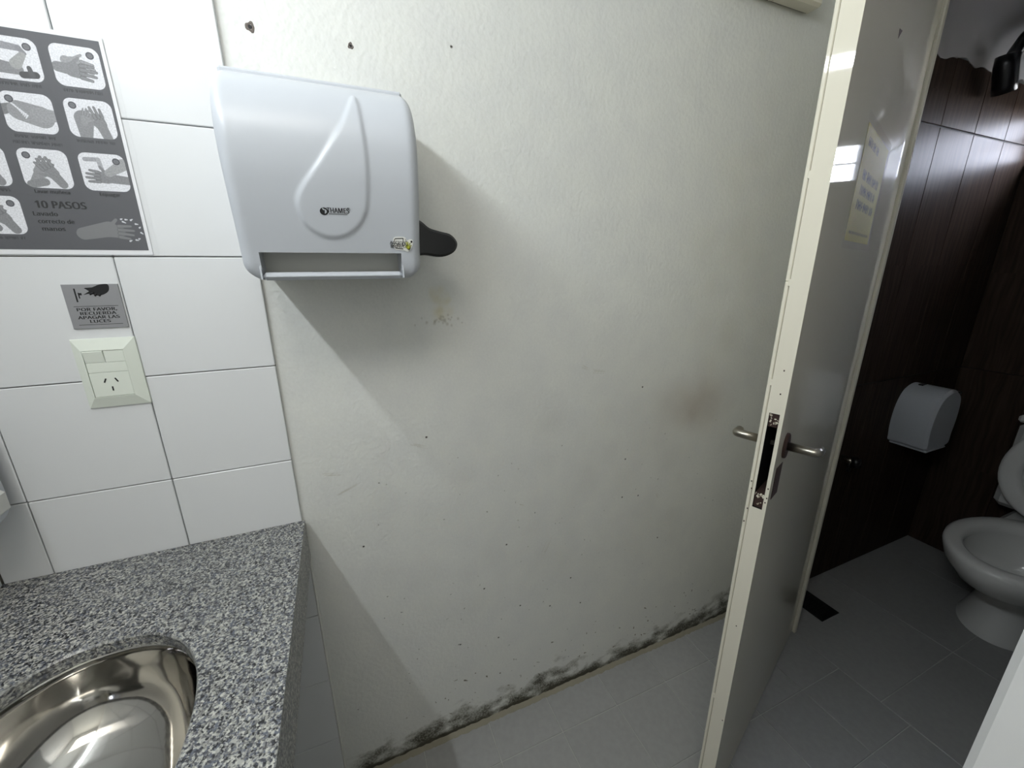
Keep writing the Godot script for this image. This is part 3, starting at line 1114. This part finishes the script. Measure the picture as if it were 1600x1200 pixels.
	for k in 3:
		smudge_line(im, Vector2(90 + 20 * (k % 2), 165 + k * 56), Vector2(510 - 30 * (k % 2), 165 + k * 56), 34, ink)
	smudge_line(im, Vector2(50, 385), Vector2(545, 385), 12, ink)
	var pm := mat(Color(1, 1, 1), 0.7)
	pm.metallic_specular = 0.2
	pm.albedo_texture = tex(im)
	part("paper", sheet(0.285, 0.198, 0.0004), pm, nt)
	var lam := mat(Color(0.95, 0.95, 0.95, 0.03), 0.02)
	lam.metallic_specular = 0.12
	lam.transparency = BaseMaterial3D.TRANSPARENCY_ALPHA
	part("laminate", bevel_box(Vector3(0.318, 0.228, 0.0012), 0.0003), lam, nt, Vector3(0, 0, 0.0012))

func oval(rx: float, ry: float) -> PackedVector2Array:
	var o := PackedVector2Array()
	for k in 24:
		o.append(Vector2(cos(TAU * k / 24) * rx, sin(TAU * k / 24) * ry))
	return o

func lever_mesh(sgn: float) -> ArrayMesh:
	var path := PackedVector3Array()
	path.append(Vector3(0, 0, 0))
	path.append(Vector3(0, 0, 0.042 * sgn))
	for k in 5:
		var a := PI * 0.5 * k / 4.0
		path.append(Vector3(0.006 - 0.006 * cos(a), 0, (0.046 + 0.006 * sin(a)) * sgn))
	path.append(Vector3(0.022, 0.0, 0.052 * sgn))
	return tube_mesh(path, 0.0085, 14)

# ------------------------------------------------------------------ toilet stall
func ring(cx: float, cz: float, front: float, back: float, half: float, y: float, n := 48) -> PackedVector3Array:
	# egg-shaped ring; front points to -x
	var r := PackedVector3Array()
	for k in n:
		var a := -TAU * k / n
		var c := cos(a)
		var x := c * (back if c > 0 else front)
		r.append(Vector3(cx + x, y, cz + sin(a) * half))
	return r

func make_stall_things() -> void:
	var cx := 2.27
	var cz := 0.455
	var t := thing("toilet", "white ceramic toilet with raised lid in the dark stall", "toilet")
	var rows := [
		ring(2.42, cz, 0.19, 0.16, 0.125, 0.0), ring(2.42, cz, 0.185, 0.16, 0.120, 0.012), ring(2.42, cz, 0.150, 0.16, 0.095, 0.10), ring(2.40, cz, 0.135, 0.17, 0.090, 0.17),
		ring(2.36, cz, 0.17, 0.20, 0.105, 0.215), ring(2.31, cz, 0.24, 0.24, 0.145, 0.27), ring(2.28, cz, 0.265, 0.26, 0.172, 0.33), ring(2.27, cz, 0.272, 0.27, 0.182, 0.375),
		ring(cx, cz, 0.268, 0.27, 0.180, 0.388), ring(cx, cz, 0.255, 0.26, 0.170, 0.394), ring(cx, cz, 0.225, 0.19, 0.142, 0.394), ring(cx, cz, 0.212, 0.18, 0.131, 0.386),
		ring(cx, cz, 0.205, 0.175, 0.126, 0.36), ring(cx, cz, 0.215, 0.18, 0.130, 0.345), ring(cx, cz, 0.18, 0.16, 0.11, 0.27), ring(cx + 0.03, cz, 0.11, 0.11, 0.07, 0.21), ring(cx + 0.05, cz, 0.01, 0.01, 0.01, 0.20)]
	part("bowl", grid(rows, true), M.ceramic, t)
	bb("bowl_deck", Vector3(2.46, 0.20, cz - 0.13), Vector3(2.735, 0.392, cz + 0.13), M.ceramic, t, 0.02)
	bb("cistern", Vector3(2.575, 0.392, cz - 0.185), Vector3(2.735, 0.76, cz + 0.185), M.ceramic, t, 0.02)
	bb("cistern_lid", Vector3(2.565, 0.76, cz - 0.19), Vector3(2.736, 0.79, cz + 0.19), M.ceramic, t, 0.008)
	# raised seat and lid leaning on the cistern
	var egg := PackedVector2Array()
	for k in 48:
		var a := TAU * k / 48
		var s := sin(a)
		egg.append(Vector2(cos(a) * 0.185 * (1.0 - 0.06 * s), 0.215 + s * 0.212))
	var lid := part("lid", extrude(egg, -0.009, 0.009, 0.004), M.ceramic, t, Vector3(2.535, 0.395, cz))
	lid.rotation = Vector3(0, -PI / 2, 0)
	lid.rotate_object_local(Vector3.RIGHT, deg_to_rad(-7))
	var outer := []
	var seat_rows := []
	for q in [[0.185, 0.212, 0.000], [0.182, 0.209, 0.012], [0.170, 0.197, 0.016], [0.135, 0.160, 0.014], [0.122, 0.146, 0.006], [0.122, 0.146, 0.0]]:
		var r := PackedVector3Array()
		for k in 48:
			var a := TAU * k / 48
			r.append(Vector3(cos(a) * q[0] * (1.0 - 0.06 * sin(a)), 0.205 + sin(a) * q[1] * 0.96, q[2]))
		seat_rows.append(r)
	var seat := part("seat", grid(seat_rows, true), M.ceramic, t, Vector3(2.512, 0.395, cz))
	seat.rotation = Vector3(0, -PI / 2, 0)
	seat.rotate_object_local(Vector3.RIGHT, deg_to_rad(-7))

	# toilet roll dispenser on the long wall
	var d := thing("toilet_roll_dispenser", "white plastic toilet roll dispenser on the wood-look stall wall", "dispenser")
	var ol := smooth_loop([Vector2(-0.070, -0.122), Vector2(0.080, -0.122), Vector2(0.096, -0.06), Vector2(0.100, 0.02), Vector2(0.085, 0.09), Vector2(0.045, 0.125), Vector2(-0.01, 0.130), Vector2(-0.065, 0.105), Vector2(-0.095, 0.05), Vector2(-0.103, -0.02), Vector2(-0.094, -0.085)], 5)
	part("cover", extrude(ol, 0.0, 0.13, 0.010), M.plastic, d, Vector3(2.362, 0.745, 0.0045))
	part("lower_lip", bevel_box(Vector3(0.150, 0.010, 0.128), 0.003), M.plastic, d, Vector3(2.365, 0.618, 0.069))
	part("lock", bevel_box(Vector3(0.03, 0.006, 0.016), 0.001), M.black_plastic, d, Vector3(2.36, 0.876, 0.035))
	part("lock", bevel_box(Vector3(0.022, 0.012, 0.014), 0.002), M.black_plastic, d, Vector3(2.425, 0.858, 0.125))

	# floor drain
	var fd := thing("floor_drain", "dark square floor drain beside the stall wall", "drain")
	bb("frame", Vector3(1.757, -0.004, 0.034), Vector3(1.867, 0.0015, 0.172), M.dark, fd, 0.001)
	for k in 6:
		bb("slat", Vector3(1.767, 0.001, 0.046 + k * 0.020), Vector3(1.857, 0.0035, 0.055 + k * 0.020), M.dark, fd, 0.0008)

	# stop valve low on the wall
	var sv := thing("stop_valve", "small dark stop valve on the stall wall behind the door", "valve")
	part("body", tube_mesh(PackedVector3Array([Vector3(1.965, 0.60, 0.004), Vector3(1.965, 0.60, 0.055)]), 0.012), M.brushed, sv)
	part("hand_wheel", tube_mesh(PackedVector3Array([Vector3(1.965, 0.582, 0.055), Vector3(1.965, 0.618, 0.055)]), 0.016), M.black_plastic, sv)
	part("spout", tube_mesh(PackedVector3Array([Vector3(1.965, 0.60, 0.036), Vector3(1.965, 0.555, 0.036)]), 0.008), M.dark, sv)

	# black fitting high on the wall
	var bf := thing("black_wall_fitting", "black elbow shaped fitting high on the stall wall", "fitting")
	part("arm", tube_mesh(PackedVector3Array([Vector3(2.60, 2.24, 0.002), Vector3(2.46, 2.17, 0.035), Vector3(2.33, 2.09, 0.05), Vector3(2.265, 2.01, 0.05)]), 0.017, 14), M.black_plastic, bf)
	part("head", tube_mesh(PackedVector3Array([Vector3(2.255, 2.025, 0.05), Vector3(2.258, 2.00, 0.05), Vector3(2.285, 1.945, 0.05), Vector3(2.295, 1.925, 0.05)]), 0.030, 16), M.black_plastic, bf)

# ------------------------------------------------------------------ small things on the long wall
func make_wall_things() -> void:
	# handwashing poster: A4 print in a laminate pouch
	var po := thing("handwashing_poster", "laminated grey poster of handwashing steps on the white tiles", "poster")
	var k3 := 3000.0     # px per metre
	var left := -0.3600
	var right := -0.1510
	var bottom := 1.3905
	var top := 1.6768
	var w := int((right - left) * k3)
	var h := int((top - bottom) * k3)
	var im := Image.create(w, h, false, Image.FORMAT_RGB8)
	var bg := Color(0.305, 0.305, 0.325)
	im.fill(bg)
	var px := func(x: float, y: float) -> Vector2: return Vector2((x - left) * k3, (top - y) * k3)
	var skin := Color(0.50, 0.50, 0.51)
	var grain := noise(0.12, 91, 3)
	var cols := [[-0.3440, -0.2890], [-0.2765, -0.2215], [-0.2095, -0.1545]]
	var rws := [[1.6150, 1.6670], [1.5500, 1.6005], [1.4775, 1.5300], [1.4120, 1.4645]]
	for r in 4:
		for c in 3:
			if r == 3 and c > 0:
				continue
			var lo: Vector2 = px.call(cols[c][0], rws[r][1])
			var hi: Vector2 = px.call(cols[c][1], rws[r][0])
			var page := im
			var off := lo
			im = Image.create(int(hi.x - lo.x) + 1, int(hi.y - lo.y) + 1, false, Image.FORMAT_RGB8)
			im.fill(Color(0.86, 0.86, 0.88))
			hi -= lo
			lo = Vector2.ZERO
			var ctr := (lo + hi) * 0.5
			if r == 0 and c < 2:
				# tap above a hand
				paint_capsule(im, Vector2(lo.x + 8, lo.y + 30), Vector2(lo.x + 105, lo.y + 38), 16, 12, Color(0.55, 0.55, 0.57))
				paint_capsule(im, Vector2(lo.x + 105, lo.y + 38), Vector2(lo.x + 120, lo.y + 55), 10, 8, Color(0.5, 0.5, 0.52))
				paint_capsule(im, Vector2(lo.x + 4, hi.y - 48), Vector2(lo.x + 85, hi.y - 40), 26, 20, skin)
				paint_capsule(im, Vector2(lo.x + 85, hi.y - 60), Vector2(lo.x + 112, lo.y + 62), 20, 12, Color(0.60, 0.60, 0.60))
				paint_capsule(im, Vector2(hi.x - 66, hi.y - 22), Vector2(hi.x - 26, hi.y - 26), 13, 13, Color(0.24, 0.24, 0.25))
				paint_capsule(im, Vector2(hi.x - 42, hi.y - 50), Vector2(hi.x - 38, hi.y - 24), 8, 10, Color(0.3, 0.3, 0.31))
			elif r == 0:
				paint_hand(im, ctr + Vector2(-8, -10), 0.35, 58, Color(0.58, 0.58, 0.59), -1.0, 0.5)
				paint_hand(im, ctr + Vector2(-14, 14), 0.12, 66, skin, -1.0, 0.8)
			elif r == 1 and c == 1:
				paint_capsule(im, Vector2(lo.x, ctr.y - 6), Vector2(ctr.x - 30, ctr.y - 22), 20, 16, Color(0.46, 0.46, 0.47))
				paint_capsule(im, ctr + Vector2(-30, -6), ctr + Vector2(36, 12), 38, 42, Color(0.56, 0.56, 0.57))
				paint_capsule(im, ctr + Vector2(30, 4), Vector2(hi.x, ctr.y + 4), 30, 22, Color(0.58, 0.58, 0.59))
				for q in 9:
					paint_capsule(im, ctr + Vector2(-48 + q * 5, -30 + q * 5), ctr + Vector2(-40 + q * 3, -26 + q * 6), 4, 2, Color(0.85, 0.85, 0.87))
			elif r == 1:
				paint_hand(im, ctr + Vector2(28, 12), -1.85, 56, skin, -1.0, 1.3)
				paint_capsule(im, ctr + Vector2(-24, 2), ctr + Vector2(-30, 74), 34, 22, Color(0.52, 0.52, 0.53))
				paint_hand(im, ctr + Vector2(-18, 0), -1.2, 36, Color(0.56, 0.56, 0.57), 1.0, 0.6)
			elif r == 2 and c == 2:
				paint_capsule(im, lo + Vector2(24, 28), lo + Vector2(70, 26), 9, 9, Color(0.60, 0.60, 0.62))
				paint_capsule(im, lo + Vector2(70, 26), lo + Vector2(74, 62), 9, 9, Color(0.64, 0.64, 0.66))
				paint_hand(im, ctr + Vector2(-4, 22), PI + 0.1, 58, skin, 1.0, 1.6)
				paint_capsule(im, Vector2(hi.x - 6, lo.y + 40), ctr + Vector2(14, 2), 24, 16, Color(0.60, 0.60, 0.61))
			else:
				paint_hand(im, ctr + Vector2(-18, 10), -1.0, 56, Color(0.54, 0.54, 0.55), 1.0, 1.0)
				paint_hand(im, ctr + Vector2(16, 12), -2.1, 56, skin, -1.0, 1.0)
				paint_capsule(im, Vector2(lo.x + 22, hi.y - 14), Vector2(ctr.x - 14, hi.y - 26), 16, 16, skin)
			# number disc
			var tl := (r == 1) or (r == 2 and c < 2)
			var nc := Vector2(lo.x + 30, lo.y + 28) if tl else Vector2(hi.x - 32, lo.y + 30)
			paint_capsule(im, nc, nc + Vector2(0.1, 0), 14, 14, Color(0.20, 0.20, 0.22))
			paint_capsule(im, nc, nc + Vector2(0.1, 0), 10.5, 10.5, Color(0.40, 0.40, 0.42))
			# onto the page, clipped to the rounded frame, with the grain of a cheap print
			var half := hi * 0.5 - Vector2(30, 30)
			for yy in im.get_height():
				for xx in im.get_width():
					var qq := (Vector2(xx, yy) - hi * 0.5).abs() - half
					var e := 30.0 - Vector2(maxf(qq.x, 0), maxf(qq.y, 0)).length()
					var pp := Vector2i(int(off.x) + xx, int(off.y) + yy)
					if e > 0.0 and pp.x >= 0 and pp.x < w and pp.y >= 0 and pp.y < h:
						var gr := 1.0 + 0.11 * grain.get_noise_2d(pp.x, pp.y)
						var cc := im.get_pixel(xx, yy)
						page.set_pixelv(pp, page.get_pixelv(pp).lerp(Color(cc.r * gr, cc.g * gr, cc.b * gr), clampf(e, 0, 1)))
			im = page
			lo += off
			hi += off
			# caption, too small to read
			var cap := Color(0.13, 0.13, 0.14)
			var cy := hi.y + 14
			if not (r == 2 and c > 0):
				smudge_line(im, Vector2(lo.x + 14, cy), Vector2(hi.x - 18, cy), 12, cap)
			if r == 1 and c == 1:
				smudge_line(im, Vector2(lo.x + 4, cy + 24), Vector2(hi.x - 2, cy + 24), 12, cap)
	# large hand with drops at the lower right
	var hc: Vector2 = px.call(-0.194, 1.4225)
	paint_capsule(im, px.call(-0.2265, 1.4150), hc, 27, 34, Color(0.46, 0.46, 0.47))
	paint_hand(im, hc + Vector2(10, 8), 0.10, 70, Color(0.46, 0.46, 0.47), -1.0, 0.6)
	for q in [[-0.1770, 1.4375], [-0.1715, 1.4372], [-0.1650, 1.4365], [-0.1755, 1.4340], [-0.1600, 1.4310], [-0.1560, 1.4255], [-0.1555, 1.4180], [-0.1640, 1.4068], [-0.1600, 1.4085], [-0.1720, 1.4050]]:
		var c: Vector2 = px.call(q[0], q[1])
		paint_capsule(im, c, c + Vector2(rng.randf_range(3, 10), rng.randf_range(-6, 6)), 4.5, 2.5, Color(0.80, 0.80, 0.82))
	var pm := mat(Color(1, 1, 1), 0.6)
	pm.albedo_texture = tex(im)
	var white := mat(Color(0.90, 0.90, 0.91), 0.6)
	bb("paper", Vector3(-0.3655, 1.3835, 0.0050), Vector3(-0.1465, 1.6825, 0.0056), white, po)
	part("print", sheet(right - left, top - bottom, 0.0002), pm, po, Vector3((left + right) * 0.5, (bottom + top) * 0.5, 0.0056))
	var lam := mat(Color(0.96, 0.97, 0.98, 0.03), 0.06)
	lam.metallic_specular = 0.3
	lam.transparency = BaseMaterial3D.TRANSPARENCY_ALPHA
	bb("laminate", Vector3(-0.3735, 1.3812, 0.0046), Vector3(-0.1385, 1.6852, 0.0068), lam, po, 0.0004)
	var ink := mat(Color(0.035, 0.035, 0.04), 0.8)
	for tx in [["10 PASOS", -0.2440, 1.4545, 0.0098, 1.0, true], ["Lavado", -0.2645, 1.4415, 0.0056, 1.15, true], ["correcto de", -0.2545, 1.4310, 0.0056, 1.05, true], ["manos", -0.2600, 1.4205, 0.0056, 1.15, true], ["Lavar muñeca", -0.2490, 1.4725, 0.0034, 1.0, false], ["Enjuagar", -0.1825, 1.4725, 0.0034, 1.0, false]]:
		part("lettering", bold_text(tx[0], tx[3], tx[3] * (0.055 if tx[3] > 0.008 else 0.035), tx[4]), ink, po, Vector3(tx[1], tx[2], 0.0060))

	# light reminder plate
	var rs := thing("reminder_sign", "small silver sign asking to turn off the lights above the socket", "sign")
	var silver := mat(Color(0.60, 0.60, 0.61), 0.38, 0.25)
	bb("plate", Vector3(-0.2722, 1.2685, 0.0042), Vector3(-0.2025, 1.3385, 0.0062), silver, rs, 0.0003)
	var zz := 0.0063
	bb("printed_line", Vector3(-0.2640, 1.3036, 0.0061), Vector3(-0.2085, 1.3043, zz), M.ink, rs)
	bb("printed_line", Vector3(-0.2640, 1.2742, 0.0061), Vector3(-0.2085, 1.2749, zz), M.ink, rs)
	var ys := 1.2990
	for s in ["POR FAVOR,", "RECUERDA", "APAGAR LAS", "LUCES"]:
		part("lettering", bold_text(s, 0.0047, 0.00022, 1.45), M.ink, rs, Vector3(-0.2365, ys, zz))
		ys -= 0.0064
	bb("switch_pictogram", Vector3(-0.2585, 1.3110, 0.0061), Vector3(-0.2565, 1.3320, zz), M.ink, rs)
	bb("switch_pictogram", Vector3(-0.2545, 1.3165, 0.0061), Vector3(-0.2530, 1.3255, zz), M.ink, rs)
	bb("switch_pictogram", Vector3(-0.2530, 1.3215, 0.0061), Vector3(-0.2500, 1.3250, zz), M.ink, rs)
	var hand := smooth_loop([Vector2(-0.2480, 1.3222), Vector2(-0.2400, 1.3275), Vector2(-0.2450, 1.3325), Vector2(-0.2350, 1.3335), Vector2(-0.2260, 1.3375), Vector2(-0.2150, 1.3380), Vector2(-0.2150, 1.3290), Vector2(-0.2210, 1.3230), Vector2(-0.2290, 1.3205), Vector2(-0.2340, 1.3215), Vector2(-0.2390, 1.3240)], 4)
	part("hand_pictogram", extrude(hand, 0.0061, zz), M.ink, rs)
	for f in [[-0.2400, 1.3222, -0.2350, 1.3260], [-0.2345, 1.3200, -0.2310, 1.3240], [-0.2290, 1.3195, -0.2265, 1.3230]]:
		part("hand_pictogram", tube_mesh(PackedVector3Array([Vector3(f[0], f[1], 0.0061), Vector3(f[2], f[3], 0.0061)]), 0.0013, 6), M.ink, rs)

	# switch and socket
	var so := thing("wall_socket", "off-white switch and three pin socket plate on the white tiles", "socket")
	var fo := [Vector2(-0.2820, 1.1340), Vector2(-0.1985, 1.1340), Vector2(-0.1985, 1.2520), Vector2(-0.2820, 1.2520)]
	var stt := SurfaceTool.new()
	stt.begin(Mesh.PRIMITIVE_TRIANGLES)
	stt.set_smooth_group(-1)
	var levels := [[Vector2(-0.2820, 1.1340), Vector2(-0.1985, 1.2520), 0.0042], [Vector2(-0.2814, 1.1346), Vector2(-0.1991, 1.2514), 0.0070], [Vector2(-0.2700, 1.1525), Vector2(-0.2150, 1.2335), 0.0125], [Vector2(-0.2690, 1.1535), Vector2(-0.2160, 1.2325), 0.0125], [Vector2(-0.2690, 1.1535), Vector2(-0.2160, 1.2325), 0.0090]]
	for q in levels.size() - 1:
		var l0: Vector2 = levels[q][0]
		var h0: Vector2 = levels[q][1]
		var l1: Vector2 = levels[q + 1][0]
		var h1: Vector2 = levels[q + 1][1]
		var za: float = levels[q][2]
		var zb: float = levels[q + 1][2]
		var oa := [Vector3(l0.x, l0.y, za), Vector3(l0.x, h0.y, za), Vector3(h0.x, h0.y, za), Vector3(h0.x, l0.y, za)]
		var ob := [Vector3(l1.x, l1.y, zb), Vector3(l1.x, h1.y, zb), Vector3(h1.x, h1.y, zb), Vector3(h1.x, l1.y, zb)]
		for e in 4:
			quad(stt, oa[e], oa[(e + 1) % 4], ob[(e + 1) % 4], ob[e])
	part("frame", commit(stt), M.ivory, so)
	bb("insert_bed", Vector3(-0.2688, 1.1537, 0.0042), Vector3(-0.2162, 1.2323, 0.0095), M.dark, so)
	bb("blank_insert", Vector3(-0.2685, 1.1955, 0.0092), Vector3(-0.2165, 1.2120, 0.0118), M.ivory, so, 0.0005)
	bb("socket_insert", Vector3(-0.2685, 1.1540, 0.0092), Vector3(-0.2165, 1.1951, 0.0118), M.ivory, so, 0.0005)
	bb("blank_insert", Vector3(-0.2423, 1.2124, 0.0092), Vector3(-0.2165, 1.2320, 0.0118), M.ivory, so, 0.0005)
	var rk := bb("rocker", Vector3(-0.2685, 1.2124, 0.0092), Vector3(-0.2427, 1.2320, 0.0128), M.ivory, so, 0.0006)
	rk.rotation.x = 0.14
	for s in [[-0.2500, 1.1815, -0.45], [-0.2350, 1.1815, 0.45], [-0.2428, 1.1670, 0.0]]:
		var pin := part("pin_slot", bevel_box(Vector3(0.0020, 0.0075, 0.0006), 0.0001), M.dark, so, Vector3(s[0], s[1], 0.0119))
		pin.rotation.z = s[2]

	# two drill holes above the dispenser
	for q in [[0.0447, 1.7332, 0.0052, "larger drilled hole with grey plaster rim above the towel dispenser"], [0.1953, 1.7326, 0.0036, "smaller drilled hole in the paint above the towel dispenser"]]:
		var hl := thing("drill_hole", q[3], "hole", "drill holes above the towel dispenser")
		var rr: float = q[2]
		var plaster := mat(Color(0.42, 0.39, 0.37), 0.95)
		var rowz := []
		for lv in [[1.35, 0.0], [1.1, 0.0009], [0.8, 0.0008], [0.52, 0.0002]]:
			var r := PackedVector3Array()
			for s in 18:
				var a := -TAU * s / 18
				var j := 1.0 + 0.16 * sin(a * 3.0 + rr * 900.0) + 0.08 * cos(a * 5.0)
				r.append(Vector3(cos(a) * rr * lv[0] * j, sin(a) * rr * lv[0] * j * 1.1, lv[1]))
			rowz.append(r)
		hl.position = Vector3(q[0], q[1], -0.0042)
		part("plaster_rim", grid(rowz, true), plaster, hl)
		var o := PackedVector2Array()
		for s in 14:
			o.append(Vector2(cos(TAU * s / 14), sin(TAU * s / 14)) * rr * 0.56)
		part("bore_shade_disc", extrude(o, -0.0005, 0.0006), M.dark, hl)  # flat dark disc, its colour stands in for shade down the hole

	# box high on the painted wall
	var bx := thing("wall_box", "cream painted box high on the wall above the door's edge", "box")
	bb("case", Vector3(0.98, 1.986, -0.0035), Vector3(1.332, 2.16, 0.036), M.door, bx, 0.006)
	bb("back_plate", Vector3(0.985, 1.990, -0.0040), Vector3(1.328, 2.155, -0.003), M.rust, bx)

func make_batten_lamp() -> void:
	var lp := thing("batten_lamp", "long white batten lamp with opal cover on the wall above the basin", "lamp")
	bb("batten", Vector3(LEFT_X, 2.050, LAMP_AT.z - 0.475), Vector3(LEFT_X + 0.020, 2.100, LAMP_AT.z + 0.475), M.plain_white, lp, 0.003)
	var glow := mat(Color(0.95, 0.97, 1.0), 0.4)
	glow.emission_enabled = true
	glow.emission = Color(0.955, 0.985, 1.0)
	glow.emission_energy_multiplier = 3.0
	var df := part("opal_cover", bevel_box(Vector3(0.88, 0.040, 0.022), 0.004), glow, lp)
	var face := Vector3(0.96, -0.28, 0).normalized()
	df.transform = Transform3D(Basis(Vector3(0, 0, 1), (-face).cross(Vector3(0, 0, 1)), -face), LAMP_AT - face * 0.011)
	for s in [-0.46, 0.46]:
		part("end_cap", bevel_box(Vector3(0.034, 0.046, 0.030), 0.004), M.plastic, lp, LAMP_AT + Vector3(-0.010, 0.003, s))

func make_added_fill_panel() -> void:
	var lp := thing("added_fill_panel", "square white panel added out of view for soft fill light", "lamp")  # unseen lamp, added only to fill the room with softer light
	bb("frame", FILL_PANEL_AT + Vector3(-0.30, 0.0, -0.30), Vector3(FILL_PANEL_AT.x + 0.30, CEIL_Y, FILL_PANEL_AT.z + 0.30), M.plain_white, lp, 0.004)
	var glow := mat(Color(0.97, 0.97, 0.96), 0.5)
	glow.emission_enabled = true
	glow.emission = Color(1.0, 0.985, 0.95)
	glow.emission_energy_multiplier = 2.0
	bb("diffuser", FILL_PANEL_AT + Vector3(-0.28, -0.003, -0.28), FILL_PANEL_AT + Vector3(0.28, 0.002, 0.28), glow, lp)
